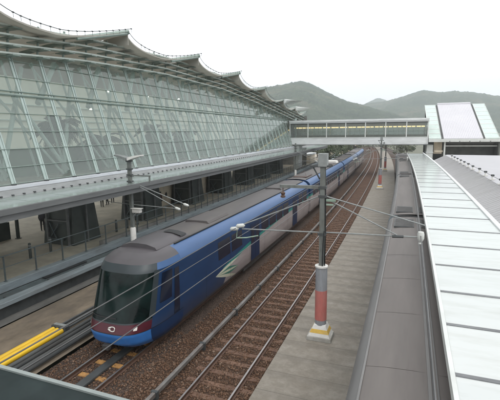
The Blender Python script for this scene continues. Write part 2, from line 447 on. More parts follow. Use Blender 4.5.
stones(0, [(-2.9, -.85, 9, 48, -.19, 9000), (-.70, .70, 9, 48, -.19, 7000), (.85, 1.40, 9, 48, -.19, 3000),
           (-6.4, -2.8, 8, 17, -.20, 5000)])

# tracks
def rail_prof(o):
    return [(o - .07, -.17), (o + .07, -.17), (o + .07, -.155), (o + .012, -.13), (o + .012, -.04), (o + .036, -.03), (o + .036, -.004),
            (o - .036, -.004), (o - .036, -.03), (o - .012, -.04), (o - .012, -.13), (o - .07, -.155)]
def track(label, c, s0, s1, pitch, mt, half, near, clipw=True, zt=-.165):
    t = wt('railway_track', label, 'railway track', c, s0)
    for sgn in (-1, 1):
        b = MB(); b.sweep(rail_prof(c + .75*sgn), frange(s0, s1, 3), closed=True, caps=True)
        r = b.build('rail', M['rail'], t)
        h = MB(); h.sweep([(c + .75*sgn - .033, -.004), (c + .75*sgn - .03, .002), (c + .75*sgn + .03, .002), (c + .75*sgn + .033, -.004)], frange(s0, s1, 3), closed=True, caps=True)
        h.build('rail_head', M['rail_head'], r)
    ss = frange(s0, s1, pitch)
    far = MB()
    for i, s in enumerate(ss):
        tgt = MB() if i < near else far
        tgt.frustum(c - half, c + half, s - .13, s + .13, -.30, c - half + .02, c + half - .02, s - .11, s + .11, zt)
        for sgn in (-1, 1):
            for d in ((-.1, .1) if half > .9 else ()):
                tgt.box(c + .75*sgn + d - .03, c + .75*sgn + d + .03, s - .05, s + .05, zt + .001, zt + .045, seg=1)
        if i < near: tgt.build('sleeper', mt, t)
    if len(ss) > near: tag(far.build('sleeper', mt, t), kind='stuff')
    return t
track('open railway track of rust brown sleepers beside the concrete walkway', 0, 7.5, S1, .72, M['sleeper'], 1.25, 99)
tl = track('track with ochre sleepers and a dark centre trough under the blue train', -4.45, 7.5, 130, .9, M['sleeper_ochre'], .66, 12)
b = MB(); b.box(-4.62, -4.28, 7.5, 120, -.16, -.06); b.build('centre_trough', M['dark_steel'], tl, bevel=.02)

# long conduit between the tracks
t = wt('cable_conduit', 'long grey conduit with dark clamps lying between the open track and the blue train', 'conduit', -1.65, 7.5)
b = MB(); b.box(-1.72, -1.58, 7.5, 200, -.06, .10); b.build('trough', M['conduit'], t, bevel=.02)
for s in frange(9.2, 80, 3.4):
    b = MB(); b.box(-1.77, -1.53, s - .06, s + .06, -.19, .115, seg=1); b.build('clamp', M['dark_steel'], t)
for s in frange(8.5, 120, 1.7):
    pass
# pipes left of the blue train
for i, o in enumerate((-6.66, -6.94, -7.22, -7.50)):
    b = MB(); b.tube([(o, s, .10) for s in frange(4, 90, 4)], .085, 10)
    tag(b.build('service_pipe', M['pipe_grey'] if i % 2 else M['pipe_dark'], smooth=True),
        ('dark grey service pipe running closest to the blue train', 'grey service pipe second from the blue train in the row of pipes',
         'grey service pipe third from the blue train in the row of pipes', 'grey service pipe running next to the yellow tubes')[i], 'pipe', 'service pipes beside the blue train')
for i, o in enumerate((-7.84, -8.07, -8.30)):
    t = wt('cable_tube', ('yellow sleeved cable tube beside the grey pipes, innermost of three', 'yellow sleeved cable tube in the middle of three yellow tubes',
                          'yellow sleeved cable tube beside the bare brown dirt, outermost of three')[i], 'cable tube', o, 10, 0, 'yellow sleeved tubes on the ground')
    b = MB(); b.tube([(o, s, .12) for s in frange(14.6, 70, 4)], .06, 8); b.build('cable', M['dark_steel'], t, smooth=True)
    b = MB(); b.tube([(o, s, .12) for s in frange(4, 14.75, 1.2)], .112, 12); b.build('sleeve', M['yellow_tube'], t, smooth=True)
t = wt('tube_bracket', 'small pale clamp box across the end of the yellow tubes', 'bracket', -7.98, 14.9)
b = MB(); b.box(-8.46, -7.68, 14.78, 15.05, -.04, .27, seg=1); b.build('clamp_box', M['dark_steel'], t, bevel=.02)
b = MB(); b.box(-8.38, -7.78, 14.84, 14.99, .272, .32, seg=1); b.build('cover', M['galv'], t, bevel=.01)

# stepped steel cable gallery and guard railing
t = wt('cable_gallery', 'long stepped grey steel cable gallery along the platform edge', 'cable gallery', -12.2, 6)
b = MB(); b.box(-11.95, -11.40, 3, 150, .58, .80); b.build('outer_beam', M['steel_light'], t, bevel=.02)
b = MB(); b.box(-11.88, -11.70, 3, 150, -.1, .578); b.build('support', M['dark_steel'], t)
b = MB(); b.box(-12.72, -12.05, 3, 150, .52, .72); b.build('deck', M['steel'], t, bevel=.015)
b = MB(); b.box(-13.30, -12.80, 3, 150, .70, 1.12); b.build('inner_beam', M['steel_light'], t, bevel=.02)
for s0 in (18.2, 24.5, 33, 41):
    b = MB(); b.box(-12.66, -12.36, s0, s0 + 3.1, .721, .78)
    b.build('slot_cover', M['black'], t)
for s0 in frange(5, 140, 2.6):
    b = MB(); b.box(-12.04, -11.96, s0, s0 + .09, .5, .84, seg=1)
    b.build('joint_plate', M['dark_steel'], t)
t = wt('guard_railing', 'long grey steel guard railing on the platform edge with vertical posts', 'railing', -13.1, 6)
ps = frange(5, 24, 1.9) + frange(26.2, 110, 1.35)
far = MB()
for i, s in enumerate(ps):
    b = MB() if i < 70 else far
    b.box(-13.14, -13.08, s - .03, s + .03, 1.10, 2.46, seg=1)
    b.box(-13.18, -13.04, s - .07, s + .07, 1.10, 1.14, seg=1)
    if i < 70: b.build('post', M['steel'], t)
tag(far.build('post', M['steel'], t), kind='stuff')
for z in (2.44, 1.85):
    b = MB(); b.tube([(-13.11, s, z) for s in frange(4, 110, 3)], .032 if z > 2 else .02, 8); b.build('rail', M['steel'], t, smooth=True)
b = MB(); b.box(-13.7, -13.36, 24, 110, .801, 1.3); tag(b.build('low_wall', M['grey_wall']), 'low grey kerb wall behind the guard railing', 'wall')

# ------------------------------------------------------------------ masts
def build_mast():
    t = at('catenary_mast', 'grey catenary mast with red band on yellow striped plinth, nearest and largest on walkway', 'mast', 2.74, 17.93, .15, 'catenary masts along the walkway')
    b = MB(ID); b.frustum(-.50, .50, -.42, .42, 0, -.48, .48, -.40, .40, .16); b.build('base', M['plinth'], t, bevel=.015)
    b = MB(ID); b.frustum(-.44, .44, -.37, .37, .16, -.235, .235, -.21, .21, .62); pl = b.build('plinth', M['white_paint'], t, bevel=.01)
    def w(z): k = (z - .16)/.46; return .44 - .205*k + .004, .37 - .16*k + .004
    b = MB(ID); w0, d0 = w(.30); w1, d1 = w(.45); b.frustum(-w0, w0, -d0, d0, .30, -w1, w1, -d1, d1, .45); b.build('yellow_band', M['yellow_paint'], pl)
    b = MB(ID); b.lathe(0, 0, [(.235, .60), (.235, 3.02)], 24); sl = b.build('sleeve', M['sleeve_grey'], t, smooth=True)
    b = MB(ID); b.lathe(0, 0, [(.239, .80), (.239, 2.05)], 24); b.build('red_band', M['mast_red'], sl, smooth=True)
    b = MB(ID); b.lathe(0, 0, [(.26, 3.00), (.26, 3.06), (.12, 3.07)], 24); b.build('collar', M['white_paint'], sl, smooth=True)
    # H-section shaft
    b = MB(ID); b.box(-.095, .095, -.10, -.086, 3.0, 7.05, 1); b.box(-.095, .095, .086, .10, 3.0, 7.05, 1); b.box(-.012, .012, -.086, .086, 3.0, 7.05, 1)
    b.build('shaft', M['mast_green'], t)
    b = MB(ID); b.tube([(.13, -.03, 3.05), (.14, -.03, 4.4), (.125, -.05, 5.6), (.12, -.05, 6.2)], .022, 6); b.tube([(.05, -.13, 3.05), (.07, -.13, 4.0), (.1, -.12, 4.5)], .02, 6)
    b.build('earth_cable', M['black'], t, smooth=True)
    for z in (4.35, 5.85, 6.2):
        b = MB(ID); b.box(-.15, .15, -.13, .13, z - .05, z + .05, 1); b.build('clamp', M['dark_steel'], t)
    b = MB(ID); b.box(-.17, .17, -.17, .17, 7.0, 7.5, 1); b.build('head_box', M['galv'], t, bevel=.01)
    b = MB(ID); b.box(-.48, .34, -.16, -.11, 6.98, 7.05, 1); b.box(-.48, .34, .11, .16, 6.98, 7.05, 1); b.box(-.46, -.40, -.11, .11, 6.98, 7.05, 1)
    b.tube([(-.40, 0, 7.0), (-.12, 0, 6.5)], .03, 6); b.build('cross_bracket', M['dark_steel'], t)
    b = MB(ID); b.box(-1.72, -.15, -.06, .06, 6.13, 6.25, 1); bm = b.build('drop_bracket', M['mast_green'], t)
    b = MB(ID); b.tube([(-1.6, 0, 6.13), (-1.6, 0, 5.98)], .018, 6); b.lathe(-1.6, 0, [(.05, 5.72), (.10, 5.74), (.10, 5.80), (.06, 5.83), (.09, 5.88), (.09, 5.93), (.03, 5.98)], 12)
    b.build('insulator', M['insulator_brown'], bm, smooth=True)
    # cantilever over the open track
    b = MB(ID); b.tube([(-.12, 0, 5.85), (-3.42, 0, 4.46)], .027, 8); a = b.build('top_strut', M['galv'], t, smooth=True)
    b = MB(ID); b.tube([(-.12, 0, 4.40), (-3.40, 0, 4.30)], .027, 8); c = b.build('bottom_strut', M['galv'], t, smooth=True)
    for x, z, par in ((-3.44, 4.45, a), (-3.72, 4.30, c)):
        b = MB(ID); b.tube([(x + .16, 0, z + .02), (x + .10, 0, z), (x - .16, 0, z - .04), (x - .22, 0, z - .05)], [.04, .09, .09, .04], 12)
        b.build('insulator', M['insulator'], par, smooth=True)
    b = MB(ID); b.tube([(-3.66, .0, 3.88), (-3.2, 0, 3.93), (-2.68, 0, 4.06)], .028, 8); b.tube([(-3.62, 0, 4.26), (-3.66, 0, 3.9)], .016, 6)
    b.build('steady_arm', M['green_rod'], t, smooth=True)
    b = MB(ID); b.box(.11, .50, -.05, .05, 5.66, 5.74, 1); b.box(.12, .42, -.04, .04, 5.5, 5.55, 1); b.build('root_bracket', M['green_rod'], t)
    # cantilever over the covered train
    b = MB(ID); b.tube([(.17, 0, 5.84), (3.70, 0, 4.95)], .025, 8); a = b.build('top_strut', M['galv'], t, smooth=True)
    b = MB(ID); b.tube([(.17, 0, 5.74), (2.77, 0, 4.52)], .024, 8); b.build('middle_strut', M['galv'], t, smooth=True)
    b = MB(ID); b.tube([(.12, 0, 4.42), (3.50, 0, 4.50)], .027, 8); c = b.build('bottom_strut', M['galv'], t, smooth=True)
    b = MB(ID); b.tube([(2.6, 0, 4.46), (3.0, 0, 4.48)], .055, 8); b.build('joint_sleeve', M['dark_steel'], c, smooth=True)
    b = MB(ID); b.lathe(3.58, 0, [(.03, 4.22), (.07, 4.26), (.05, 4.32), (.09, 4.38), (.12, 4.46), (.12, 4.62), (.10, 4.70), (.03, 4.72)], 14)
    b.build('insulator', M['insulator'], c, smooth=True)
    return t
mast = build_mast()
for s, o, lab in ((64.4, 2.66, 'grey catenary mast with red band standing just before the footbridge, second along the walkway'),
                  (93.5, 2.84, 'dark catenary mast seen below the footbridge soffit, farthest along the walkway')):
    dup(mast, CW(o, s, .15), heading(s), lab)

# overhead wires
def wire(label, pts_fn, s0, s1, r=.016):
    b = MB(); b.tube([pts_fn(s) for s in frange(s0, s1, 2.0)], r, 6); return tag(b.build('overhead_wire', M['wire'], smooth=True), label, 'wire', 'overhead wires')
def zig(s, a): return a*math.cos(pi*(s - 17.9)/46.5)
def sag(s, d): u = ((s - 17.9) % 46.5)/46.5; return -d*4*u*(1 - u)
wire('upper wire ending at the white insulators left of the near mast', lambda s: (-.92, s, 4.48 + sag(s, .12)), -30, 120, .015)
wire('lower wire held just under the white insulators left of the near mast', lambda s: (-.90, s, 4.03), -30, 120, .013)
wire('contact wire held by the green steady arm above the open track', lambda s: (.05, s, 4.02), -30, 120, .013)
wire('upper wire above the roof of the covered train', lambda s: (6.32, s, 4.72 + sag(s, .1)), -30, 84, .018)
wire('lower wire above the roof of the covered train', lambda s: (6.36, s, 4.22), -30, 84, .016)

# platform poles
def build_pole():
    t = at('lamp_pole', 'grey platform pole with twin gull wing floodlights, nearest the photographer', 'pole', -12.06, 25.6, .9, 'poles along the platform edge')
    b = MB(ID); b.lathe(0, 0, [(.20, -.2), (.20, 1.05), (.15, 1.12)], 16); b.build('sleeve', M['white_paint'], t, smooth=True)
    b = MB(ID); b.box(-.11, .11, -.11, .11, 1.1, 5.72, 1); b.build('shaft', M['mast_green'], t, bevel=.01)
    for z in (4.35, 4.8, 5.2):
        b = MB(ID); b.box(-.17, .17, -.16, .16, z - .05, z + .05, 1); b.build('clamp', M['dark_steel'], t)
    b = MB(ID); b.box(.1, 1.65, -.05, .05, 4.72, 4.80, 1); b.box(1.55, 1.62, -.05, .05, 4.3, 4.72, 1); b.build('drop_bracket', M['mast_green'], t)
    b = MB(ID); b.tube([(.12, 0, 4.28), (3.55, 0, 2.72)], .03, 8); b.build('top_strut', M['galv'], t, smooth=True)
    b = MB(ID); b.tube([(.12, 0, 4.30), (4.20, 0, 2.98)], .03, 8); b.build('top_strut', M['galv'], t, smooth=True)
    b = MB(ID); b.tube([(.12, 0, 2.74), (3.5, 0, 2.64)], .025, 8); b.build('bottom_strut', M['galv'], t, smooth=True)
    b = MB(ID); b.tube([(-.12, 0, 2.74), (-2.2, 0, 2.86)], .022, 8); b.build('side_rod', M['galv'], t, smooth=True)
    for x, z in ((3.68, 2.64), (4.32, 2.93)):
        b = MB(ID); b.tube([(x - .2, 0, z + .06), (x - .12, 0, z + .03), (x + .12, 0, z - .04), (x + .2, 0, z - .06)], [.04, .09, .09, .04], 10); b.build('insulator', M['insulator'], t, smooth=True)
    return t
pole = build_pole()
p2 = dup(pole, CW(-11.7, 72, .9), heading(72), 'slim grey platform pole without lamps near the footbridge')
b = MB(ID); b.box(-.16, .16, -.16, .16, 5.7, 5.86, 1); hub = b.build('lamp_hub', M['dark_steel'], pole)
for sg in (-1, 1):
    b = MB(ID)
    def wing(u, v, sg=sg):
        x = sg*(.08 + 1.0*u); z = 5.80 + .10*math.sin(u*pi) + .30*u*u + (.20 if v in (2, 3) else 0)*(1 - .55*u)
        y = {0: -.34, 1: .34, 2: .34, 3: -.34, 4: -.34}[v]*(1 - .35*u)
        return (x, y, z)
    b.grid(wing, [0, .25, .5, .75, 1], [0, 1, 2, 3, 4])
    e = [len(b.v) - 5 + k for k in range(4)]; b.face(*e); b.face(0, 1, 2, 3)
    b.build('floodlight', M['white_paint'] if sg > 0 else M['galv'], pole)
t = at('security_camera', 'white security camera mounted on the near platform pole', 'camera', -11.9, 25.55, 3.1)
b = MB(ID); b.box(-.02, .62, -.16, .14, -.02, .26, 1); b.build('housing', M['white_paint'], t, bevel=.04)
b = MB(ID); b.box(-.10, .70, -.20, .18, .262, .30, 1); b.build('sunshield', M['white_paint'], t, bevel=.01)
b = MB(ID); b.tube([(-.06, -.01, .12), (-.03, -.01, .12)], .09, 10); b.build('lens', M['black'], t, smooth=True)
b = MB(ID); b.tube([(.0, 0, -.25), (.25, 0, -.02)], .045, 8); b.tube([(.0, 0, -.25), (-.05, 0, -.3)], .05, 8); b.build('bracket', M['galv'], t, smooth=True)

# ------------------------------------------------------------------ blue train
CT = -4.5
half = [(1.36, .40), (1.47, .62), (1.52, 1.2), (1.51, 2.4), (1.49, 3.22), (1.40, 3.46), (1.22, 3.64), (.96, 3.76)]
roofp = [(.96, 3.76), (.5, 3.83), (0, 3.85), (-.5, 3.83), (-.96, 3.76)]
def wz(z):
    zs = [p[1] for p in half]; ws = [p[0] for p in half]
    return float(np.interp(z, zs, ws))
def sfz(z): return float(np.interp(z, [.30, .40, .62, 1.0, 1.3, 1.6, 3.2, 3.46, 3.64, 3.76], [14.45, 14.15, 13.82, 13.7, 13.82, 13.94, 14.62, 14.8, 15.05, 15.4]))
SB = 16.8
def nose(z, a):
    """a in [-1, 1]: left body side, round the front, right body side"""
    th = a*pi/2
    sx = math.copysign(abs(math.sin(th))**.62, a)
    return (CT + wz(z)*sx, SB - (SB - sfz(z))*abs(math.cos(th))**.62, z)
def nose2(z, a, push=.012):
    p = nose(z, a); k = (a*pi/2)
    return (p[0] + push*math.sin(k), p[1] - push*math.cos(k), p[2])
train = wt('passenger_train', 'blue electric passenger train with red banded cab and green swoosh running on the left track', 'train', CT, 14.5)
def car(s0, s1, first):
    b = MB()
    ys = frange(s0, s1, 2.0)
    for sg in (1, -1):
        b.sweep([(CT + sg*w_, z_) for w_, z_ in half[:5]], ys)
    for e in (ys[0], ys[-1]):
        if first and e == ys[0]: continue
        pr = [(CT + w_, z_) for w_, z_ in half] + [(CT - w_, z_) for w_, z_ in half[::-1]]
        b.face(*[b.vert((x, e, z)) for x, z in pr])
    b.sweep([(CT - 1.36, .40), (CT + 1.36, .40)], ys)
    c = b.build('carriage', M['livery'], train, smooth=True)
    b = MB()
    for sg in (1, -1): b.sweep([(CT + sg*w_, z_) for w_, z_ in half[4:]], ys)
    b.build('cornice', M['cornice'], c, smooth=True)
    b = MB(); b.sweep([(CT + x, z) for x, z in roofp], ys); b.build('roof', M['roof_dark'], c, smooth=True)
    for sg in (1, -1):
        b = MB(); b.box(CT + sg*1.0 - .03, CT + sg*1.0 + .03, s0 + .3, s1 - .3, 3.755, 3.80)
        b.build('gutter', M['black'], c)
    # windows and doors, both sides
    d1, d2 = s0 + (5.4 if not first else 9.0), s1 - 5.4
    for sg in (1, -1):
        for d in (d1, d2):
            x = CT + sg*1.524
            b = MB()
            b.sweep([(x, .66), (x - sg*.002, 2.0), (x - sg*.016, 2.95)], [d - .75, d, d + .75]); dr = b.build('door', M['door_blue'], c)
            b = MB()
            for q in (-.4, .4): b.sweep([(x + sg*.004, 1.75), (x - sg*.008, 2.75)], [d + q - .25, d + q + .25])
            b.build('pane', M['side_glass'], dr)
            b = MB()
            for q in (-.77, 0, .77): b.sweep([(x + sg*.005, .66), (x + sg*.003, 2.0), (x - sg*.011, 2.97)], [d + q - .018, d + q + .018])
            b.build('seal', M['black'], dr)
        w0 = s0 + (3.6 if first else 1.2)
        while w0 + 1.5 < s1 - .8:
            if all(abs(w0 + .75 - d) > 1.7 for d in (d1, d2)):
                b = MB(); x = CT + sg*1.52
                b.sweep([(x - sg*.001, 2.05), (x - sg*.018, 2.98)], [w0, w0 + .75, w0 + 1.5]); b.build('window', M['side_glass'], c)
                w0 += 1.72
            else: w0 += .4
    for sg in (1, -1):
        for q in frange(s0 + 2.2, s1 - 2, 3.1):
            b = MB()
            b.sweep([(CT + sg*1.478, .64), (CT + sg*1.524, 1.2), (CT + sg*1.516, 2.0)], [q, q + .02])
            b.build('panel_joint', M['black'], c)
        b = MB(); b.sweep([(CT + sg*1.497, 3.20), (CT + sg*1.497, 3.225)], ys); b.build('drip_rail', M['black'], c)
    # roof units
    for u in ((s0 + (5.5 if first else 3.5)), s1 - 5.5):
        b = MB(); b.box(CT - .72, CT + .72, u - 1.3, u + 1.3, 3.80, 3.95, taper=.12); b.build('roof_unit', M['roof_dark'], c, bevel=.03)
    for bs in (s0 + (4.3 if first else 3.2), s1 - 3.2):
        b = MB()
        for ax in (-1.1, 1.1):
            for sg in (-1, 1):
                b.tube([(CT + sg*.68, bs + ax, .43), (CT + sg*.82, bs + ax, .43)], .42, 18)
        for sg in (-1, 1): b.box(CT + sg*1.05 - .07, CT + sg*1.05 + .07, bs - 1.7, bs + 1.7, .32, .56, seg=1)
        b.build('bogie', M['bogie'], c)
    b = MB(); b.box(CT - 1.3, CT + 1.3, s0 + (7.5 if first else 6), s1 - 6, .18, .395); b.build('underframe_box', M['bogie'], c)
    return c
c1 = car(SB, 41.2, True)
def patch(name, mt, z0, z1, a0, a1, nz=6, na=16, push=0, par=None):
    b = MB(); b.grid(lambda z, a: nose2(z, a, push), [z0 + (z1 - z0)*i/nz for i in range(nz + 1)], [a0 + (a1 - a0)*i/na for i in range(na + 1)])
    return b.build(name, mt, par or c1, smooth=True)
patch('bumper', M['blue_bright'], .40, 1.08, -.62, .62, 8, 28)
for sg in (-1, 1): patch('cab_skirt', M['blue'], .40, 1.08, sg*.62, sg*1, 6, 14)
patch('red_band', M['red'], 1.08, 1.44, -.62, .62, 5, 28)
for sg in (-1, 1):
    patch('cab_side', M['livery'], 1.08, 3.22, sg*.62, sg*1, 12, 14)
patch('windscreen', M['screen_glass'], 1.44, 3.16, -.62, .62, 10, 30)
patch('visor', M['cab_dark'], 3.16, 3.46, -.62, .62, 4, 28)
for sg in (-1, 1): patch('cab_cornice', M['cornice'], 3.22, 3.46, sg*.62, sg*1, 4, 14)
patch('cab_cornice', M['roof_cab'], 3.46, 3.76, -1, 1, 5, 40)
for sg in (-1, 1):
    patch('windscreen_pillar', M['cab_dark'], 1.52, 3.22, sg*.56, sg*.66, 8, 3, .010)
    patch('cab_window', M['side_glass'], 1.9, 3.05, sg*.72, sg*.90, 6, 6, .014)
    patch('cab_door_window', M['side_glass'], 1.1, 3.0, sg*.935, sg*.985, 6, 4, .014)
b = MB()  # rounded cab roof
def caproof(u, a):
    p = nose(3.76, a); cx, cy = CT, SB
    k = u
    return (cx + (p[0] - cx)*k, cy + (p[1] - cy)*k, 3.76 + .09*(1 - k**2))
b.grid(caproof, [0, .25, .5, .75, 1], [-1 + 2*i/40 for i in range(41)]); b.build('cab_roof', M['roof_cab'], c1, smooth=True)
b = MB()
b.sweep(lambda y: [(CT + w_, 3.78 + h_) for w_, h_ in [(.88, 0), (.8, .10*(1 if y < 17.8 else .8)), (.4, .2), (0, .22), (-.4, .2), (-.8, .10), (-.88, 0)]], [15.95, 15.96, 16.8, 17.8, 18.6, 18.61], caps=True)
b.build('roof_cowl', M['roof_cab'], c1, smooth=True)
b = MB(); b.sweep([(CT + w_, 3.79 + h_) for w_, h_ in [(.84, .075), (.8, .13), (.4, .225), (0, .245), (-.1, .245)]], [17.95, 18.0, 18.4, 18.45]); b.build('cowl_grille', M['black'], c1, smooth=True)
for sg in (-1, 1):
    b = MB(); b.grid(lambda z, a: nose2(z, a, .02), [1.20, 1.24, 1.28, 1.32], [sg*v for v in (.33, .35, .37, .39)]); b.build('headlight', M['headlight'], c1, smooth=True)
b = MB()
def arcband(cz, ca, r0, r1, t0, t1):
    b.grid(lambda r, th: nose2(cz + r*math.sin(th), ca + r*.42*math.cos(th), .02), [r0, r1], [t0 + (t1 - t0)*k/10 for k in range(11)])
arcband(1.28, .03, .04, .07, -.4, pi); arcband(1.24, .03, .04, .07, pi - .4, 2*pi)
b.build('emblem', M['white_paint'], c1)
patch('wiper', M['black'], 1.6, 1.64, -.3, .05, 1, 8, .03)
patch('skirt', M['bogie'], .30, .42, -.9, .9, 2, 20, -.05)
b = MB(); b.tube([(CT, 14.4, .56), (CT, 13.7, .56)], .08, 10); b.box(CT - .14, CT + .14, 13.58, 13.76, .47, .67, seg=1); b.build('coupler', M['bogie'], c1, bevel=.02)
for z0 in (1.08,):
    patch('panel_joint', M['black'], z0 - .012, z0 + .012, -1, 1, 1, 40, .014)
patch('screen_sill', M['cab_dark'], 1.42, 1.47, -.62, .62, 1, 28, .012)
c2 = car(42.1, 68.0, False); c3 = car(68.9, 95.0, False); car(95.9, 122, False)
for s0 in (41.2, 68.0, 95.0):
    b = MB()
    for k in range(5):
        s = s0 + .02 + .17*k
        b.sweep([(CT + 1.25, .7), (CT + 1.25, 3.3), (CT + .9, 3.55), (CT - .9, 3.55), (CT - 1.25, 3.3), (CT - 1.25, .7)], [s, s + .07], closed=True, caps=True)
        b.sweep([(CT + 1.15, .75), (CT + 1.15, 3.2), (CT + .85, 3.45), (CT - .85, 3.45), (CT - 1.15, 3.2), (CT - 1.15, .75)], [s + .07, s + .17], closed=True)
    b.build('gangway', M['rubber'], train)
b = MB(); b.box(CT - .9, CT + .9, 64.5, 66.6, 3.80, 4.15, taper=.2); b.build('roof_fairing', M['white_paint'], c2, bevel=.05)
b = MB(); b.tube([(CT - .6, 44.5, 3.86), (CT, 46, 4.3), (CT + .6, 44.5, 3.86)], .03, 6); b.box(CT - .7, CT + .7, 43.8, 46.4, 3.84, 3.92, seg=1); b.build('pantograph_well', M['insulator_brown'], c2)

# ------------------------------------------------------------------ covered train on the right
CR = 6.35
rt = wt('passenger_train', 'brown grey roofed train standing under the white canopy on the right track', 'train', CR, 4)
rhalf = [(1.36, .40), (1.48, .7), (1.50, 3.20), (1.45, 3.45), (1.33, 3.66), (1.22, 3.735)]
def rcar(s0, s1):
    ys = frange(s0, s1, 2.5)
    b = MB()
    for sg in (1, -1): b.sweep([(CR + sg*w_, z_) for w_, z_ in rhalf[:3]], ys)
    for e in (ys[0], ys[-1]):
        b.face(*[b.vert((x, e, z)) for x, z in [(CR + w_, z_) for w_, z_ in rhalf] + [(CR - w_, z_) for w_, z_ in rhalf[::-1]]])
    c = b.build('carriage', M['steel_light'], rt, smooth=True)
    b = MB()
    for sg in (1, -1): b.sweep([(CR + sg*w_, z_) for w_, z_ in rhalf[2:]], ys)
    b.build('cornice', M['roof_edge'], c, smooth=True)
    b = MB(); b.sweep([(CR + x, z) for x, z in [(1.22, 3.735), (.8, 3.79), (.3, 3.82), (0, 3.825), (-.3, 3.82), (-.8, 3.79), (-1.22, 3.735)]], ys); b.build('roof', M['roof_brown'], c, smooth=True)
    b = MB()
    for o in (-1.20,): b.box(CR + o - .02, CR + o + .02, s0 + .2, s1 - .2, 3.73, 3.765)
    b.box(CR - .03, CR + .03, s0 + .2, s1 - .2, 3.82, 3.842); b.box(CR + .12, CR + .15, s0 + .2, s1 - .2, 3.82, 3.838)
    b.build('roof_rail', M['roof_edge'], c)
    for s in frange(s0 + 2.4, s1 - 2, 2.9):
        b = MB(); b.sweep([(CR - 1.2, 3.742), (CR - .8, 3.795), (CR - .3, 3.825), (CR + .3, 3.825), (CR + .8, 3.795), (CR + 1.2, 3.742)], [s, s + .035])
        b.build('roof_seam', M['roof_brown'], c)
    for s, L_ in ((s0 + 1.5, 1.9), (s1 - 1.6, 2.0)):
        for o in (-.62, .62):
            b = MB(); b.box(CR + o - .46, CR + o + .46, s - L_/2, s + L_/2, 3.76, 3.85, seg=1); g_ = b.build('roof_grille', M['dark_steel'], c, bevel=.015)
            b = MB()
            for k in range(9): b.box(CR + o - .42, CR + o + .42, s - L_/2 + .1 + k*(L_ - .2)/9, s - L_/2 + .14 + k*(L_ - .2)/9, 3.851, 3.872, seg=1)
            b.build('fin', M['roof_edge'], g_)
    return c
rcar(2.5, 25.8); rcar(26.6, 49.6); rcar(50.4, 73.4); rcar(74.2, 96)
for s0 in (25.8, 49.6, 73.4):
    b = MB()
    for k in range(4):
        s = s0 + .03 + .19*k
        b.sweep([(CR + 1.3, .7), (CR + 1.3, 3.5), (CR + .9, 3.78), (CR - .9, 3.78), (CR - 1.3, 3.5), (CR - 1.3, .7)], [s, s + .10], closed=True, caps=True)
    b.build('gangway', M['rubber'], rt)

# ------------------------------------------------------------------ right-hand canopy and station roof
cr = wt('platform_canopy', 'white panelled station canopy with grey ribbed roof on the right', 'canopy', 9, 8)
ZC = 4.45
seams = [5.0, 7.2, 9.28, 11.2, 13.1, 15.33, 17.66, 20.19, 22.9]
while seams[-1] < 80: seams.append(seams[-1] + 2.75)
for i, (a, c) in enumerate(zip(seams, seams[1:])):
    b = MB(); b.box(6.68, 9.30, a + .05, c - .05, ZC - .03, ZC + .03, seg=1); b.build('glass_panel', M['panel_white'], cr)
for s in seams:
    b = MB(); b.box(6.60, 9.30, s - .05, s + .05, ZC - .10, ZC + .045, seg=1)
    b.build('panel_seam', M['seam'], cr)
b = MB(); b.box(6.60, 6.675, 4, 84, ZC - .16, ZC + .05); b.build('edge_trim', M['white_steel'], cr)
b = MB(); b.box(9.31, 9.50, 4, 84, ZC - .2, ZC + .10); b.build('box_gutter', M['bridge_white'], cr)
b = MB()
b.sweep([(9.51, ZC + .03), (10.95, 5.18), (10.95, 5.10), (9.51, ZC - .05)], frange(4, 63, 3), closed=True, caps=True); rr = b.build('ribbed_slope', M['roof_rib'], cr)
b = MB()
for s in frange(4.2, 62.5, .42):
    b.quad((9.52, s - .03, ZC + .036), (9.52, s, ZC + .062), (10.93, s, 5.207), (10.93, s - .03, 5.181))
    b.quad((9.52, s, ZC + .062), (9.52, s + .03, ZC + .036), (10.93, s + .03, 5.181), (10.93, s, 5.207))
b.build('rib', M['roof_rib'], rr)
b = MB(); b.sweep([(10.955, 5.20), (11.25, 5.24), (31, 5.05), (31, 4.8), (10.955, 4.95)], frange(4, 63.4, 3), closed=True, caps=True); fl = b.build('flat_roof', M['roof_flat'], cr)
b = MB()
for s in frange(5, 63, 1.6): b.quad((11.3, s - .02, 5.243), (31, s - .02, 5.054), (31, s + .02, 5.054), (11.3, s + .02, 5.243))
b.build('standing_seam', M['roof_rib'], fl)
for s in frange(10, 80, 8):
    b = MB(); b.tube([(9.4, s, -.5), (9.4, s, ZC - .2)], .14, 12)
    b.build('column', M['white_steel'], cr, smooth=True)
b = MB(); b.box(8.4, 40, 0, 120, -.5, 1.1); tag(b.build('platform_pavement', M['plaza']), kind='structure')
# roof anchors
for i in range(18):
    s = 12.5 + 2.55*i
    t = at('roof_anchor', 'small dark roof anchor in the row along the ridge of the ribbed canopy', 'roof anchor', 11.05 if s < 40 else 10.95, s, 5.2, 'roof anchors along the canopy ridge')
    b = MB(ID); b.box(-.16, .16, -.10, .10, .02, .08, 1); b.build('foot', M['white_paint'], t)
    b = MB(ID); b.tube([(0, 0, .08), (0, 0, .30)], .05, 8); b.build('post', M['white_paint'], t, smooth=True)
    b = MB(ID); b.box(-.10, .10, -.09, .09, .26, .38, 1); b.build('head', M['dark_steel'], t, bevel=.03)
b = MB(); b.tube([(11.0, s, 5.50) for s in frange(10, 58, 2.5)], .014, 5); tag(b.build('safety_line', M['wire']), 'thin safety line strung along the row of roof anchors', 'cable')

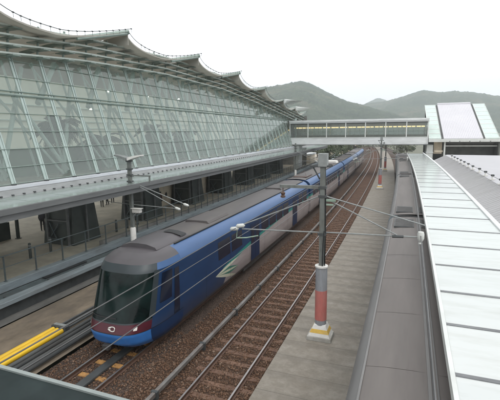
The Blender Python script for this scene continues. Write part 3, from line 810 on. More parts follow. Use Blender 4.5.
# ------------------------------------------------------------------ footbridge
SBR = 84.0
fb = at('footbridge', 'enclosed white footbridge with a lit glazed walkway crossing above the tracks', 'footbridge', 0, SBR, 0)
XL, XR = -15.7, 10.2
b = MB(ID); b.box(XL, XR, 0, 5, 6.05, 7.32, 1); gd = b.build('girder', M['bridge_white'], fb)
b = MB(ID); b.box(XL, XR, -.12, 5.1, 5.92, 6.05, 1); b.build('soffit_flange', M['fascia'], gd)
b = MB(ID); b.box(XL, XR, -.05, 5.05, 7.32, 7.40, 1); b.build('sill', M['white_steel'], gd)
b = MB(ID); b.box(XL, XR, -.25, 5.25, 10.42, 10.78, 1); b.box(XL, XR, -.1, 5.1, 10.16, 10.42, 1); rf = b.build('roof', M['bridge_white'], fb)
b = MB(ID); b.box(XL, XR, .02, 4.9, 9.98, 10.158, 1); b.build('ceiling', M['bridge_dark'], fb)
posts = [XL + .12 + (XR - XL - .24)*i/7 for i in range(8)]
for x in posts:
    b = MB(ID); b.box(x - .09, x + .09, -.04, .10, 7.40, 10.16, 1); b.build('post', M['white_steel'], fb)
    b = MB(ID); b.box(x - .09, x + .09, 4.9, 5.04, 7.40, 10.16, 1); b.build('post', M['white_steel'], fb)
for x0, x1 in zip(posts, posts[1:]):
    b = MB(ID); b.box(x0 + .095, x1 - .095, .02, .04, 7.405, 9.975, 1); b.build('glazing', M['bridge_glass'], fb)
    b = MB(ID); b.box(x0 + .095, x1 - .095, 4.96, 4.98, 7.405, 9.975, 1); b.build('glazing', M['bridge_glass'], fb)
b = MB(ID)
for i in range(int((XR - XL)/.92)):
    x = XL + .5 + .92*i
    b.box(x - .03, x + .03, 4.80, 4.9, 7.4, 9.97, 1)
b.box(XL, XR, 4.80, 4.9, 8.5, 8.56, 1); b.tube([(XL, .25, 8.35), (XR, .25, 8.35)], .03, 6)
b.build('window_frame', M['frame_green'], fb)
b = MB(ID); b.box(XL, XR, 4.6, 4.78, 7.405, 7.8, 1); b.box(XL, XR, 3.6, 4.7, 9.55, 9.97, 1); b.build('inner_panel', M['grey_wall'], fb)
n = 30
for i in range(n):
    x0 = XL + .3 + (XR - XL - .5)*i/n
    b = MB(ID); b.box(x0, x0 + .66 + .1*math.sin(i*3), 3.3, 3.58, 9.22, 9.44, 1); b.build('lamp', M['lamp_yellow'], fb)
b = MB(ID); b.tube([(2.6, -.2, 5.9), (2.6, -.2, 6.5)], .12, 8); b.build('rain_pipe', M['galv'], fb, smooth=True)
for x in (10.6, -14.4):
    t = at('bridge_pier', 'pale grey concrete pier under the right end of the footbridge' if x > 0 else 'pale concrete pier holding the terminal end of the footbridge', 'pier', x, SBR + .3, -.5)
    b = MB(ID); b.box(-.55, .55, .4, 3.6, 0, 6.40, 1); b.build('column', M['white_steel'], t, bevel=.03)
    b = MB(ID); b.box(-.6, .6, .3, 3.7, 4.9, 5.1, 1); b.build('cap_band', M['bridge_white'], t)

# station entrance with the tilted roof at the right end of the bridge
en = at('station_entrance', 'station entrance hall with a steep white ribbed roof and green glass side strips', 'building', 16, SBR, 0)
def rp(u, v, h=0):      # u across 10.3 .. 21.5, v 0..1 up the slope (local x is relative to 16)
    return (u - 16, -.3 + 15.5*v, 7.0 + 6.75*v + h)
def slope(b, u0, u1, h0, h1, v0=0, v1=1):
    a = [b.vert(rp(u0, v0, h0)), b.vert(rp(u1, v0, h0)), b.vert(rp(u1, v1, h0)), b.vert(rp(u0, v1, h0))]
    c = [b.vert(rp(u0, v0, h1)), b.vert(rp(u1, v0, h1)), b.vert(rp(u1, v1, h1)), b.vert(rp(u0, v1, h1))]
    for j in range(4): b.face(a[j], a[(j+1) % 4], c[(j+1) % 4], c[j])
    b.face(*a[::-1]); b.face(*c)
b = MB(ID); slope(b, 12.72, 19.0, -.1, .12, 0, 1.02); rp_ = b.build('ribbed_roof', M['tower_rib'], en)
b = MB(ID)
for i in range(22): slope(b, 12.85 + .284*i, 12.90 + .284*i, .122, .15, .005, 1.01)
b.build('rib', M['tower_rib'], rp_)
b = MB(ID); slope(b, 12.8, 12.9, .19, .24, 1.0, 1.01); slope(b, 12.72, 19.0, .12, .34, 1.0, 1.02); b.build('ridge_cap', M['tower_rib'], rp_)
for u0, u1 in ((10.35, 12.28), (19.42, 21.5)):
    b = MB(ID); slope(b, u0, u1, -.1, .08); sgl = b.build('glass_strip', M['tower_glass'], en)
    b = MB(ID)
    for k in range(9): slope(b, u0, u1, .082, .13, max(0, k/8 - .006), min(1, k/8 + .006))
    slope(b, u0 - .08, u0 - .002, -.1, .14); slope(b, u1 + .002, u1 + .06, -.1, .14)
    b.build('glazing_bar', M['white_steel'], sgl)
b = MB(ID); slope(b, 12.36, 12.71, -.12, .02); slope(b, 19.01, 19.35, -.12, .02); b.build('valley_gutter', M['bridge_dark'], en)
b = MB(ID); b.box(-5.75, 5.75, -.6, -.30, 6.45, 6.98, 1); b.build('eaves', M['white_steel'], en)
b = MB(ID)
for k in range(6): b.box(-2.4 + 1.6*k, -2.2 + 1.6*k, -.62, -.605, 6.5, 6.62, 1)
b.build('eaves_bracket', M['fascia'], en)
b = MB(ID); b.box(-5.6, 5.7, 14.6, 15.0, 1, 13.3, 1); b.box(-3.2, 6.2, 3.2, 3.5, 1, 6.9, 1); b.box(5.45, 5.7, -.2, 14.6, 1, 6.9, 1); b.build('wall', M['bridge_dark'], en)
b = MB(ID); b.box(-2.9, 6.2, .6, .7, 5.62, 5.78, 1); b.build('handrail', M['white_steel'], en)
b = MB(ID); b.box(-2.9, 6.2, .5, .62, 6.16, 6.30, 1); b.build('rail_bar', M['fascia'], en)
b = MB(ID); b.box(-3.12, -2.86, .0, .3, 3.6, 6.45, 1); b.build('post', M['white_steel'], en)
b = MB(ID); b.box(-4.6, -3.2, 2.4, 2.6, 4.2, 6.4, 1); b.box(-4.6, -3.2, .6, .8, 4.6, 4.9, 1); b.build('side_wall', M['beige_wall'], en)

# ------------------------------------------------------------------ terminal on the left
tb = wt('terminal_building', 'long glass fronted terminal with scalloped overhanging roof along the left side', 'building', -16, 10)
LEAN = .277
ZB = 5.72
def envz(s): return float(np.interp(s, [0, 24, 32, 44, 55, 66, 77, 88, 100], [14.25, 14.78, 15.15, 15.25, 14.98, 14.15, 13.2, 12.45, 11.7]))
def fo(z): return -15 - LEAN*(z - ZB)
def ftop(s): return float(np.interp(s, [5, 20, 27, 38, 52, 65, 78, 90, 100], [12.4, 13.1, 13.7, 14.15, 14.0, 13.1, 11.95, 10.9, 10.2]))
S0, SE = 4.0, 87.0
mp = 2.28; first = 18.98 - 6*mp
ms = [first + mp*i for i in range(int((SE - first)/mp) + 1)]
zl = [ZB + .05, 6.7, 7.7, 8.7, 9.75, 10.85, 11.9, 12.95, 14.2]
bays = list(zip(ms, ms[1:]))
for a, c in bays:
    b = MB()
    zt0, zt1 = ftop(a) + .25, ftop(c) + .25
    N_ = 6
    for i in range(N_):
        k0, k1 = i/N_, (i+1)/N_
        q = [ZB + (zt0 - ZB)*k0, ZB + (zt1 - ZB)*k0, ZB + (zt1 - ZB)*k1, ZB + (zt0 - ZB)*k1]
        b.quad((fo(q[0]), a + .02, q[0]), (fo(q[1]), c - .02, q[1]), (fo(q[2]), c - .02, q[2]), (fo(q[3]), a + .02, q[3]))
    b.build('glass_panel', M['facade_glass'], tb)
b = MB()
for s in ms:
    zt = ftop(s) + .2
    for d, hw, dp in ((-.10, .042, .05), (.10, .042, .05), (0, .06, .015)):
        A_ = [(fo(ZB) + x_, s + d + y_, ZB) for x_, y_ in ((-.02, -hw), (dp, -hw), (dp, hw), (-.02, hw))]
        B_ = [(fo(zt) + x_, s + d + y_*.7, zt) for x_, y_ in ((-.02, -hw), (dp, -hw), (dp, hw), (-.02, hw))]
        ia = [b.vert(q) for q in A_]; ib = [b.vert(q) for q in B_]
        for j in range(4): b.face(ia[j], ia[(j+1) % 4], ib[(j+1) % 4], ib[j])
        b.face(*ib)
b.build('mullion', M['mullion'], tb)
b = MB()
for z in zl:
    ok = [s for s in frange(S0, SE, 2) if ftop(s) + .1 > z]
    if len(ok) > 1:
        r = .024 if abs(z - 10.85) > .01 else .09
        b.tube([(fo(z) + .06, s, z) for s in ok], r, 6)
        if r > .05: b.tube([(fo(z + .22) + .06, s, z + .22) for s in ok], .05, 6)
b.build('transom', M['frame_green'], tb)
b = MB()   # bracing trusses behind the glass
for i, s in enumerate(ms[:-1]):
    zt = ftop(s) - .2
    o1, o2 = fo(ZB) - .9, fo(zt) - 1.3
    if i % 2 == 0:
        b.tube([(o1, s, ZB + .2), (o2, s + 2*mp*.9, zt)], .15, 8); b.tube([(o1, s + 2*mp, ZB + .2), (o2, s + .3, zt)], .08, 8)
        b.tube([(fo(10.6) - .5, s + mp, 10.6), (fo(ZB + .4) - .5, s + 2.05*mp, ZB + .4)], .13, 8)
        b.tube([(fo(10.85) - .3, s - .8, 10.5), (fo(12.9) - .8, s + 1.9, ftop(s))], .19, 8)
    b.tube([(o1 + .3, s, ZB + .2), (o2 + .5, s, zt)], .075, 8)
b.build('bracing', M['truss'], tb)
b = MB(); b.box(-21, -17.3, S0, SE + 12, ZB - .6, ZB - .15); b.build('upper_floor', M['plaza'], tb)  # floor strip kept narrow so daylight falls through to the plaza
b = MB(); b.box(-32.0, -24.3, S0, SE + 12, 15.0, 15.06); sk_ = b.build('added_skylight', M['added_skylight'], tb)  # added roof opening that floods the hall with daylight
for s in frange(S0, SE + 12, 4.56):
    b = MB(); b.box(-32.0, -24.62, s - .08, s + .08, 14.8, 14.99, seg=1)
    b.build('added_skylight_beam', M['truss'], sk_)  # beams of the added roof opening
b = MB(); b.sweep(lambda s: [(-24.31, min(13.2, envz(s) - 1.6)), (-24.31, envz(s) + .3), (-24.6, envz(s) + .3), (-24.6, min(13.2, envz(s) - 1.6))], frange(S0, SE + 10, 3), closed=True, caps=True); b.build('added_roof_baffle', M['soffit'], tb)  # added screen that hides the bright roof opening behind the shells
b = MB(); b.box(-32.3, -32.001, S0, SE + 12, ZB - .1, 15.0); b.build('inner_wall', M['inner_wall'], tb)
b = MB(); b.box(-20.3, -19.6, S0, SE, ZB - .1, 7.5); b.build('inner_parapet', M['inner_green'], tb)
b = MB()
for z in (9.2, 10.0, 11.6): b.box(-31.99, -31.9, S0, SE, z, z + .08)
b.build('wall_rail', M['truss'], tb)
for s, o, z in ((20.6, -17.6, 12.4), (24.6, -17.9, 11.9), (28.6, -17.6, 10.4), (31.2, -18, 12.0), (37, -18, 12), (43, -18, 12.2)):
    b = MB(); b.lathe(o, s, [(.04, z + .10), (.10, z + .08), (.14, z), (.04, z - .02)], 12); b.build('hall_lamp', M['lamp_glow'], tb, smooth=True)
# ledge and gutter under the glass
b = MB(); b.box(-15.15, -14.66, S0, SE, ZB - .22, ZB - .02); ld = b.build('ledge', M['ledge'], tb, bevel=.02)
b = MB()
for s in ms:
    b.box(-14.95, -14.75, s - .22, s - .02, ZB - .018, ZB + .05, seg=1)
b.build('ledge_block', M['dark_steel'], ld)
b = MB(); b.sweep([(-14.68, ZB - .23), (-14.35, ZB - .55), (-14.2, ZB - .52), (-14.2, ZB - .60), (-14.7, ZB - .6)], frange(S0, 108, 3), closed=True, caps=True); b.build('gutter', M['gutter'], ld)
for i, s in enumerate(frange(S0, 74, .72)):
    b = MB(); b.box(-14.43, -14.33, s, s + .12, ZB - .535, ZB - .45, seg=1)
    b.build('gutter_bracket', M['dark_steel'], ld)
# platform canopy hung on the front
pc = MB(); pc.sweep([(-14.18, ZB - .53), (-11.35, 5.12), (-11.35, 5.05), (-14.18, ZB - .60)], frange(S0, 108, 3), closed=True, caps=True); cn = pc.build('platform_awning', M['canopy_glass'], tb)
b = MB()
for s in frange(S0, 108, mp): b.quad((-14.18, s - .03, ZB - .524), (-11.36, s - .03, 5.127), (-11.36, s + .03, 5.127), (-14.18, s + .03, ZB - .524))
b.build('awning_bar', M['mullion'], cn)
b = MB(); b.box(-11.5, -11.28, S0, 108, 4.86, 5.13); b.box(-11.62, -11.42, S0, 108, 4.52, 4.83); b.build('fascia', M['fascia'], cn)
for s in frange(S0, 108, mp*2):
    b = MB(); b.box(-14.9, -11.63, s - .05, s + .05, 4.75, 4.95, seg=1)
    b.build('awning_rafter', M['fascia'], cn)
# sunshade tubes in front of the eaves
def eave(s, k):  # k = 0 lowest .. 3 highest
    z = ftop(s) + .05 + k*.50
    return z
for k in range(4):
    b = MB()
    b.sweep(lambda s, k=k: [(fo(eave(s, k)) + .55 + .25*k + x_, eave(s, k) + z_) for x_, z_ in ((-.16, -.05), (.16, .0), (.16, .10), (-.16, .06))], frange(S0, 97, 1.5), closed=True, caps=True)
    b.build('sunshade', M['fin'], tb)
for s in [m_ for m_ in frange(first, 97, mp)]:
    b = MB()
    z0, z3 = eave(s, 0) - .2, eave(s, 3) + .35
    b.tube([(fo(z0) + .15, s, z0), (fo(z3) + 1.05, s, z3)], .075, 6)
    for k in range(4):
        z = eave(s, k)
        b.box(fo(z) + .0, fo(z) + 1.0 + .25*k, s - .28, s + .28, z - .12, z - .055, seg=1)
    b.build('sunshade_bracket', M['frame_green'], tb)
# roof shells
peaks = [-5.5, 6.5, 18.5, 30.5, 42.5, 54.2, 65.6, 77, 88, 98]
for i, (a, c) in enumerate(zip(peaks, peaks[1:])):
    L_ = c - a
    def edge(u, a=a, L_=L_):
        s = a + L_*u
        lift = 1.15*max(0, (u - .40)/.60)**1.25 + .95*math.exp(-u*11) - .12*math.sin(pi*u)
        return s, envz(s) + lift
    us = [0, .015, .03, .05, .075, .1, .13, .17, .22] + [.28 + .06*j for j in range(13)]
    vs = [0, .03, .1, .25, .45, .7, 1]
    def surf(u, v, h=0):
        s, z = edge(u)
        oo = -15.25 + .25*u - v*9.2
        return (oo, s + .0, z*(1 - .0) + (envz(s) - z)*v*.9 + 1.2*math.sin(v*pi*.6)*.0 + h - .6*0)
    b = MB()
    R0 = [[b.vert(surf(u, v)) for v in vs] for u in us]
    R1 = [[b.vert(surf(u, v, .10)) for v in vs] for u in us]
    nu, nv = len(us), len(vs)
    for p in range(nu - 1):
        for q in range(nv - 1):
            b.face(R0[p][q], R0[p][q+1], R0[p+1][q+1], R0[p+1][q]); b.face(R1[p][q], R1[p+1][q], R1[p+1][q+1], R1[p][q+1])
    for p in range(nu - 1):
        b.face(R0[p][0], R0[p+1][0], R1[p+1][0], R1[p][0]); b.face(R0[p][-1], R1[p][-1], R1[p+1][-1], R0[p+1][-1])
    for q in range(nv - 1):
        b.face(R0[0][q], R1[0][q], R1[0][q+1], R0[0][q+1]); b.face(R0[-1][q], R0[-1][q+1], R1[-1][q+1], R1[-1][q])
    sh = b.build('roof_shell', M['translucent_shell'], tb, smooth=True)
    e1 = edge(1.0); e2 = edge(.42)
    b = MB()
    b.tube([(-14.95, e1[0] - .1, e1[1] + .1), (-17.5, e1[0] - 2.4, e1[1] - .55), (-21, e1[0] - 5, envz(e1[0]) - .75)], .17, 8)
    b.tube([(-15.05, e1[0] - .15, e1[1] - .05), (-15.2, e1[0] - 5.5, edge(.55)[1] - .15)], .10, 6)
    b.build('edge_beam', M['frame_green'], sh, smooth=True)
    b = MB(); pts = [(-15.05 + .25*u, edge(u)[0], edge(u)[1] + .33) for u in us]
    b.tube(pts, .022, 6)
    for p in pts[6::1]: b.tube([(p[0], p[1] - .06, p[2]), (p[0], p[1] + .06, p[2])], .042, 6); b.tube([p, (p[0], p[1], p[2] - .28)], .012, 5)
    b.build('edge_rail', M['dark_steel'], sh)
    if i < len(peaks) - 2:
        s, z = edge(1.0); zn = envz(s) + .3
        b = MB(); b.box(-17.5, -15.15, s - .03, s + .03, zn, z, seg=1); b.build('riser', M['translucent_shell'], sh)
    # white blade tips that project over the far end
for i, (s, z, ln) in enumerate(((78, 14.15, 2.6), (87.5, 13.35, 2.4))):
    b = MB(); b.sweep(lambda y, z=z, ln=ln, s=s: [(-14.9, z - .5 + .02*(y - s)), (-14.6 + ln*max(0, 1 - abs(y - s - 1.5)/3.2)**.6, z + .1), (-14.9, z + .35)], frange(s - 1.6, s + 4.6, .5), closed=True, caps=True)
    b.build('roof_blade', M['white_steel'], tb)
b = MB(); b.box(-15.2, -14.9, SE - .3, SE, ZB - .3, 11.3, seg=1); b.build('end_frame', M['mullion'], tb)
b = MB()   # end return beyond the bridge
b.box(-40, -15.0, 98.6, 99, -.5, 12.2, seg=1); b.build('end_wall', M['grey_wall'], tb)

# piers below
for i, s in enumerate((16.2, 25.1, 33.8, 42.6, 51.4, 60.2, 69, 77.8)):
    t = at('support_pier', ('dark tapered pier of the awning behind the start of the railing', 'dark green tapered pier left of the near lamp pole', 'dark tapered pier just right of the near lamp pole',
        'dark tapered pier at the near end of the beige wall', 'dark tapered pier at the far end of the beige wall', 'dark tapered pier third before the footbridge',
        'dark tapered pier second before the footbridge', 'dark tapered pier closest to the footbridge')[i], 'pier', -17.0, s, .8, 'tapered piers under the terminal')
    b = MB(ID); b.frustum(-1.45, 1.35, -1.35, 1.35, 0, -1.15, 1.05, -1.05, 1.05, 3.75); b.build('body', M['pier'], t, bevel=.03)
    b = MB(ID)
    for sx in (-.95, .95): b.box(sx - .07, sx + .07, -1.44, -1.30, .05, 3.4, 1)
    b.box(-1.0, 1.0, -1.42, -1.28, 1.7, 1.8, 1); b.box(1.30, 1.40, -.06, .06, .0, 3.4, 1); b.build('frame', M['fascia'], t)
    b = MB(ID); b.tube([(-.7, -1.40, .5), (.1, -1.36, 1.5)], .05, 6); b.tube([(-.1, -1.42, .4), (-.75, -1.36, 1.55)], .05, 6); b.box(-.9, .5, -1.46, -1.40, .35, .47, 1); b.build('pipework', M['steel'], t)
b = MB(); b.box(-18.75, -18.5, 36.0, 56, .8, 4.4); tag(b.build('beige_wall', M['beige_wall']), 'beige wall panel under the awning behind the guard railing', 'wall')
b = MB(); b.box(-40.4, -40, 4, 110, .8, 2.6); tag(b.build('back_wall', M['grey_wall']), 'dim grey wall at the back of the undercroft', 'wall')
b = MB(); b.box(-23.2, -21.8, 12, 23.8, .8, 2.1); b.box(-23.1, -21.9, 12, 23.7, 2.101, 2.2); tag(b.build('planter_wall', M['pier']), 'low dark planter wall at the left under the awning', 'wall')

t = at('awning_post', 'slim dark post standing at the end of the low planter wall', 'post', -21.4, 24.1, .8)
b = MB(ID); b.box(-.09, .09, -.09, .09, .02, 3.9, 1); b.build('shaft', M['pier'], t)
b = MB(ID); b.box(-.16, .16, -.16, .16, 0, .05, 1); b.build('base_plate', M['fascia'], t)
for i, (o, s) in enumerate(((-16.2, 20.6), (-16.2, 22.2), (-15.6, 28.2), (-15.6, 29.6), (-15.6, 31.0))):
    t = at('bollard', ('short dark bollard left of the dark green pier, nearer of two', 'short dark bollard left of the dark green pier, farther of two', 'short dark bollard behind the near lamp pole, nearest of three', 'short dark bollard behind the near lamp pole, middle of three', 'short dark bollard behind the near lamp pole, farthest of three')[i], 'bollard', o, s, .8, 'bollards on the pavement')
    b = MB(ID); b.lathe(0, 0, [(.09, 0), (.09, .95), (.05, 1.0)], 12); b.build('shaft', M['pier'], t, smooth=True)
    b = MB(ID); b.lathe(0, 0, [(.094, .78), (.094, .88)], 12); b.build('band', M['galv'], t, smooth=True)
# people under the awning
def person(off, s, rz, label, top, legs, step=.0, arm=.1):
    t = at('person', label, 'person', off, s, .8, 'people under the awning'); t.rotation_euler[2] += rz
    me = bpy.data.meshes.new('body')
    v = [(0, 0, .95), (0, 0, 1.15), (0, .0, 1.38), (0, 0, 1.48), (0, .01, 1.56), (0, .015, 1.66),
         (-.10, 0, .90), (-.11, step, .50), (-.11, step*1.3 - .03, .09), (-.11, step*1.3 + .1, .03),
         (.10, 0, .90), (.11, -step, .50), (.11, -step*1.6 - .05, .09), (.11, -step*1.6 + .09, .03),
         (-.19, 0, 1.40), (-.24, -.03, 1.13), (-.23, arm, .92), (-.22, arm + .05, .82),
         (.19, 0, 1.40), (.24, -.03, 1.13), (.23, arm*.4, .90), (.22, arm*.4 + .04, .80)]
    e = [(0, 1), (1, 2), (2, 3), (3, 4), (4, 5), (0, 6), (6, 7), (7, 8), (8, 9), (0, 10), (10, 11), (11, 12), (12, 13), (2, 14), (14, 15), (15, 16), (16, 17), (2, 18), (18, 19), (19, 20), (20, 21)]
    me.from_pydata(v, e, [])
    o = bpy.data.objects.new('body', me); COL.objects.link(o); o.parent = t
    sk = o.modifiers.new('k', 'SKIN'); o.modifiers.new('u', 'SUBSURF').levels = 1; o.modifiers['u'].render_levels = 1
    R = [.16, .15, .17, .065, .09, .085, .09, .065, .045, .045, .09, .065, .045, .045, .06, .048, .038, .03, .06, .048, .038, .03]
    for d, r in zip(me.skin_vertices[0].data, R): d.radius = (r*1.15, r*1.15)
    me.skin_vertices[0].data[0].use_root = True
    m, N, L, P = nodes('clothes')
    sp = N.new('ShaderNodeSeparateXYZ'); tcn = N.new('ShaderNodeTexCoord'); L.new(tcn.outputs['Object'], sp.inputs[0])
    z = sp.outputs['Z']
    c = mixc(N, L, math_(N, L, 'GREATER_THAN', z, .93), legs, top)
    c = mixc(N, L, math_(N, L, 'GREATER_THAN', z, 1.47), c, (.45, .28, .2))
    L.new(c, P.inputs['Base Color']); me.materials.append(m)
    b = MB(ID); b.lathe(0, .0, [(.06, 1.64), (.098, 1.66), (.10, 1.72), (.07, 1.765), (.02, 1.78)], 12); b.build('hair', M['black'], t, smooth=True)
    return t
person(-21.6, 26.6, .6, 'person in dark coat standing left of the dark pier', (.035, .035, .045), (.03, .03, .035))
person(-23.4, 28.6, 2.0, 'person in maroon top walking behind the dark pier area', (.10, .025, .03), (.03, .03, .04), .12)
person(-17.9, 38.3, -.5, 'person in dark red jacket by the railing right of the near lamp pole', (.09, .03, .03), (.02, .02, .02), .1)
person(-18.6, 40.3, 1.4, 'person in black clothes beside the beige wall', (.02, .02, .02), (.025, .025, .03))

person(-24.6, 37.3, .3, 'person in black jacket at the left of a group deep under the awning', (.02, .02, .022), (.02, .02, .02))
person(-24.9, 38.5, 2.4, 'person in dark blue top in the middle of a group deep under the awning', (.02, .025, .06), (.02, .02, .02), .08)
person(-25.2, 39.8, 1.0, 'person in brown coat at the right of a group deep under the awning', (.08, .05, .03), (.025, .025, .03))
# palms inside the hall
def palm(o, s, h, label, seed):
    r_ = random.Random(seed)
    t = at('palm_tree', label, 'palm tree', o, s, ZB - .15, 'palms behind the terminal glass')
    b = MB(ID); b.tube([(0, 0, 0), (.05, .02, h*.5), (.02, .05, h)], [.14, .10, .08], 8); b.build('trunk', M['insulator_brown'], t, smooth=True)
    b = MB(ID)
    for k in range(26):
        a = 2*pi*k/13 + r_.random()*.5; L_ = 1.1 + .8*r_.random(); up = -.3 + 1.9*r_.random()
        pts = []
        for q in range(7):
            u = q/6; rr = L_*u
            pts.append(Vector((rr*math.cos(a), rr*math.sin(a), h + up*u*1.2 - 1.3*u*u)))
        side = Vector((-math.sin(a), math.cos(a), 0))
        for q in range(1, 7):
            for j in range(3):
                p = pts[q-1].lerp(pts[q], j/3); wv = (.42*math.sin(pi*min(1, (q + j/3)/7)) + .08)
                d = (pts[q] - pts[q-1]).normalized()*.22
                for sg in (-1, 1):
                    e = p + side*sg*wv + d*1.1 - Vector((0, 0, .16))
                    b.quad(tuple(p), tuple(p + d*.8), tuple(e + d*.5), tuple(e))
    b.build('fronds', M['palm_leaf'], t)
M['palm_leaf'] = mat('palm_leaf', (.025, .042, .024), .6, var=.4, ns=2)
palm(-18.2, 25.6, 3.6, 'dark palm behind the glass, largest and tallest crown', 1); palm(-18.0, 29.6, 2.4, 'low palm behind the glass right of the tallest palm', 2)
palm(-18.0, 37.5, 3.2, 'palm behind the glass above the near lamp pole', 3); palm(-18.2, 44, 2.6, 'palm behind the glass farthest toward the footbridge', 4)

# ------------------------------------------------------------------ ledge of the photographer's own bridge
t = at('bridge_ledge', 'dark green steel ledge of the viewing bridge with pale rim at the lower left', 'ledge', 0, 4.44, 0)
b = MB(ID); b.box(-12, 9.5, -1.2, -.035, 6.25, 6.585, 1); b.build('beam', M['ledge_dark'], t)
b = MB(ID); b.box(-12, 9.5, -.034, .0, 6.2, 6.60, 1); b.build('rim', M['ledge_edge'], t)
b = MB(ID)
for k in range(26): b.box(-10 + .7*k, -9.5 + .7*k, -.62, -.56, 6.586, 6.60, 1); b.box(-10 + .7*k, -9.5 + .7*k, -.48, -.42, 6.586, 6.60, 1)
b.build('vent_slot', M['black'], t)

# ------------------------------------------------------------------ far landscape
def hill_mat():
    m, N, L, P = nodes('hillside')
    v = coords(N, L)
    f = noise(N, L, v, .010, 10, .72); f2 = noise(N, L, v, .13, 6, .75)
    c = ramp(N, L, f, [(.38, (.045, .085, .04)), (.52, (.085, .135, .06)), (.64, (.21, .20, .12))])
    c = mixc(N, L, ramp(N, L, f2, [(.40, (.0, .0, .0)), (.58, (.6, .6, .6))]), c, (.024, .045, .022))
    L.new(c, P.inputs['Base Color']); P.inputs['Roughness'].default_value = .95
    bump(N, L, P, f2, 1.0, 14)
    return m
M['hill'] = hill_mat()
def fbm(x, y, seed):
    r_ = np.random.default_rng(seed); out = 0
    for k in range(7):
        f = 2.0**k/700; ph = r_.uniform(0, 6.28, 4); a = r_.uniform(0, 6.28)
        out = out + (np.sin((x*math.cos(a) + y*math.sin(a))*f*6 + ph[0] + 1.3*np.sin(y*f*4 + ph[1])) * np.sin((y*math.cos(a) - x*math.sin(a))*f*6 + ph[2]))/1.75**k
    return out
def hills(name, pts, D, depth, seed, az0, az1, amp):
    az = np.linspace(az0, az1, 260); d = np.linspace(D - depth, D + depth, 60)
    ang = np.array([p[0] for p in pts]); el = np.array([p[1] for p in pts])
    b = MB(ID); ids = []
    A, Dd = np.meshgrid(np.radians(az), d, indexing='ij')
    X = Dd*np.sin(A); Y = Dd*np.cos(A)
    ridge = np.interp(az, ang, el)*D
    ridge = np.convolve(np.pad(ridge, 5, 'edge'), np.ones(11)/11, 'valid')
    t_ = (Dd - D)/depth
    prof = np.clip(1 - np.abs(t_)**1.35, 0, 1)
    Z = 8.4*prof + ridge[:, None]*prof + fbm(X, Y, seed)*amp*np.clip(prof*1.2 - .1, 0, 1)*(1 - np.exp(-(t_*3)**2)*.75) - .8
    Z += rng.normal(0, 1.2, Z.shape)*np.clip(prof*3, 0, 1)
    for i in range(len(az)):
        ids.append([b.vert((float(X[i, j]), float(Y[i, j]), float(Z[i, j]))) for j in range(len(d))])
    for i in range(len(az) - 1):
        for j in range(len(d) - 1): b.face(ids[i][j], ids[i+1][j], ids[i+1][j+1], ids[i][j+1])
    return tag(b.build(name, M['hill'], smooth=True), kind='structure')
hills('hill', [(-20, .05), (-8, .085), (-2, .10), (2.9, .1043), (4.9, .1105), (6.6, .117), (7.6, .1172), (9.6, .0971), (12.2, .0754), (15.5, .060), (18, .045), (22, .02), (26, 0)], 1500, 650, 3, -22, 27, 14)
hills('hill', [(8, .02), (12, .045), (15.4, .062), (18.5, .0695), (21, .0785), (22.7, .0863), (24.4, .0785), (26, .0815), (27.7, .0798), (30.8, .0664), (36, .05), (44, .03)], 2300, 900, 5, 6, 46, 22)
hills('hill', [(10, .02), (14, .05), (16, .068), (17.1, .0765), (18.2, .069), (21, .05), (26, .02)], 3400, 600, 8, 9, 28, 15)

def leaf_mat(name, c):
    m, N, L, P = nodes(name)
    v = coords(N, L)
    w = N.new('ShaderNodeTexWhiteNoise'); L.new(v, w.inputs['Vector'])
    col = ramp(N, L, noise(N, L, v, .8, 3), [(.3, tuple(x*.55 for x in c)), (.7, tuple(x*1.5 for x in c))])
    L.new(col, P.inputs['Base Color']); P.inputs['Roughness'].default_value = .7
    return m
M['leaf'] = leaf_mat('leaf', (.065, .085, .045)); M['leaf2'] = leaf_mat('leaf2', (.09, .10, .06)); M['bark'] = mat('bark', (.09, .07, .055), .9, var=.3)
def tree(off, s, h, w, label, seed, mt):
    r_ = random.Random(seed)
    t = at('tree', label, 'tree', off, s, -.6, 'trees beyond the footbridge')
    b = MB(ID); b.tube([(0, 0, 0), (.1, 0, h*.35), (0, .1, h*.7)], [.22, .16, .06], 7)
    for k in range(5):
        a = 2*pi*k/5 + r_.random(); b.tube([(.05, 0, h*(.3 + .06*k)), (w*.33*math.cos(a), w*.33*math.sin(a), h*(.55 + .06*k))], [.09, .03], 5)
    b.build('trunk', M['bark'], t)
    b = MB(ID)
    cl = [(r_.gauss(0, w*.24), r_.gauss(0, w*.24), h*(.38 + .6*r_.random()), w*(.13 + .12*r_.random())) for _ in range(16)]
    for (cx, cy, cz, cr_) in cl:
        for _ in range(70):
            d = Vector((r_.gauss(0, 1), r_.gauss(0, 1), r_.gauss(0, .8))).normalized()*cr_*(.5 + .6*r_.random())
            p = Vector((cx, cy, cz)) + d
            u = Vector((r_.gauss(0, 1), r_.gauss(0, 1), r_.gauss(0, 1))).normalized(); q = u.orthogonal().normalized()
            z = .16 + .14*r_.random()
            b.quad(tuple(p - u*z), tuple(p + q*z*.6), tuple(p + u*z), tuple(p - q*z*.6))
    b.build('crown', mt, t)
tl_ = ['bushy tree behind the far platform under the footbridge', 'pale green tree in the distance left of the blue train', 'round tree rising over the distant track', 'dark tree beside the distant canopy end']
spots = [(-12, 118, 5.2, 5), (-17, 128, 6, 6), (-10, 138, 5, 5), (-22, 120, 6.5, 6), (-14, 155, 6, 7), (-8, 165, 5.5, 6), (-27, 140, 7, 7), (-20, 170, 7, 8), (-30, 165, 7, 8), (-6, 190, 6, 7), (-38, 150, 7, 8),
         (8, 150, 5, 5), (11, 165, 6, 6), (5, 205, 6, 7), (0, 225, 6, 8), (-12, 215, 7, 9), (-26, 210, 8, 10)]
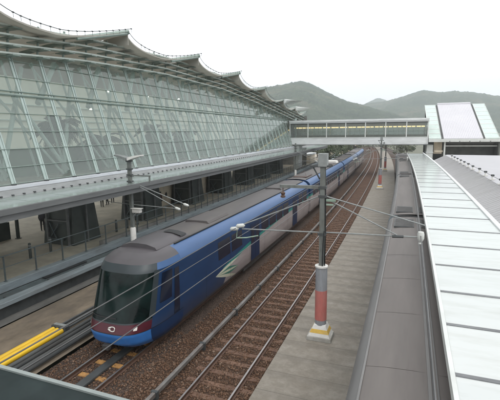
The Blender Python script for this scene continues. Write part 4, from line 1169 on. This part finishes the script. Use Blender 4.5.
where = ['just past the far pole', 'behind the second row', 'next to the far train end', 'by the terminal end wall', 'in the middle of the far cluster', 'nearest the vanishing rails on the left', 'left of the middle cluster',
         'deep in the far cluster', 'far left in the cluster', 'where the rails bend away', 'farthest left beyond the terminal', 'right of the dark mast', 'behind the canopy end', 'right of the bend in the rails', 'at the very end of the rails', 'left of the end of the rails', 'at the back left of the cluster']
for i, (o, s, h, w) in enumerate(spots):
    tree(o, s, h, w, ('pale' if i % 2 else 'dark') + ' green leafy tree beyond the footbridge, ' + where[i], 20 + i, M['leaf2'] if i % 2 else M['leaf'])
def shed(o, s, w, d, h, label):
    t = at('low_building', label, 'building', o, s, -.6)
    b = MB(ID); b.box(-w, w, 0, d, 0, h, 1); b.build('wall', M['beige_wall'], t)
    b = MB(ID); b.box(-w - .3, w + .3, -.3, d + .3, h, h + .35, 1); b.build('roof', M['bridge_white'], t)
    for k in range(int(w*2/2.4)):
        b = MB(ID); b.box(-w + .7 + 2.4*k, -w + 2.2 + 2.4*k, -.05, -.002, h*.45, h*.75, 1); b.build('window', M['side_glass'], t)
shed(-19, 104, 4, 7, 3.4, 'low pale building seen under the footbridge near the terminal end'); shed(-13, 176, 6, 8, 4.5, 'far pale building among the trees beyond the footbridge')
b = MB(); b.box(-8.9, -8.4, 88, 230, -.3, 1.5); tag(b.build('boundary_wall', M['plinth']), 'grey boundary wall along the distant track beyond the footbridge', 'wall')

# ------------------------------------------------------------------ air, light, camera
HAZE = True
if HAZE:
    b = MB(ID); b.box(-3400, 3400, -1200, 4300, -1.6, 420, 1)
    m = bpy.data.materials.new('haze'); m.use_nodes = True
    N, L = m.node_tree.nodes, m.node_tree.links; N.remove(N['Principled BSDF'])
    v = N.new('ShaderNodeVolumePrincipled'); v.inputs['Color'].default_value = (.90, .95, 1.0, 1); v.inputs['Density'].default_value = .00027
    v.inputs['Anisotropy'].default_value = 0.1
    L.new(v.outputs[0], N['Material Output'].inputs['Volume'])
    tag(b.build('haze', m), kind='stuff')

W = bpy.data.worlds.new('World'); S.world = W; W.use_nodes = True
N, L = W.node_tree.nodes, W.node_tree.links
bg = N['Background']
ELEV, ROT = math.radians(58), math.radians(150)
sky = N.new('ShaderNodeTexSky'); sky.sky_type = 'NISHITA'; sky.sun_disc = False
sky.sun_elevation = ELEV; sky.sun_rotation = ROT; sky.air_density = 1.5; sky.dust_density = 6; sky.ozone_density = 1
hs = N.new('ShaderNodeHueSaturation'); hs.inputs['Saturation'].default_value = .12; L.new(sky.outputs[0], hs.inputs['Color'])
mx = N.new('ShaderNodeMix'); mx.data_type = 'RGBA'; mx.inputs[0].default_value = .7
L.new(hs.outputs[0], mx.inputs[6]); mx.inputs[7].default_value = (12.2, 12.4, 12.6, 1)
L.new(mx.outputs[2], bg.inputs['Color']); bg.inputs['Strength'].default_value = .15
sd = bpy.data.lights.new('sun', 'SUN'); sd.energy = .6; sd.angle = math.radians(25); sd.color = (1, .96, .9)
so = bpy.data.objects.new('sun', sd); COL.objects.link(so)
dirv = Vector((math.sin(ROT)*math.cos(ELEV), math.cos(ROT)*math.cos(ELEV), math.sin(ELEV)))
so.rotation_euler = (-dirv).to_track_quat('-Z', 'Y').to_euler(); so.location = (0, 0, 60)

cd = bpy.data.cameras.new('camera'); co = bpy.data.objects.new('camera', cd); COL.objects.link(co)
cd.sensor_fit = 'HORIZONTAL'; cd.sensor_width = 36; cd.lens = 36*410/500
cd.clip_start = .1; cd.clip_end = 9000
co.matrix_world = Matrix.Translation((0, 0, 8.45)) @ Matrix.Rotation(pi/2 - .162, 4, 'X') @ Matrix.Rotation(-.012, 4, 'Z')
S.camera = co
vs = S.view_settings; vs.view_transform = 'Standard'; vs.look = 'None'; vs.exposure = 0; vs.gamma = 1; vs.use_curve_mapping = False
S.cycles.max_bounces = 8; S.cycles.transparent_max_bounces = 24; S.cycles.volume_bounces = 1
S.cycles.use_denoising = True
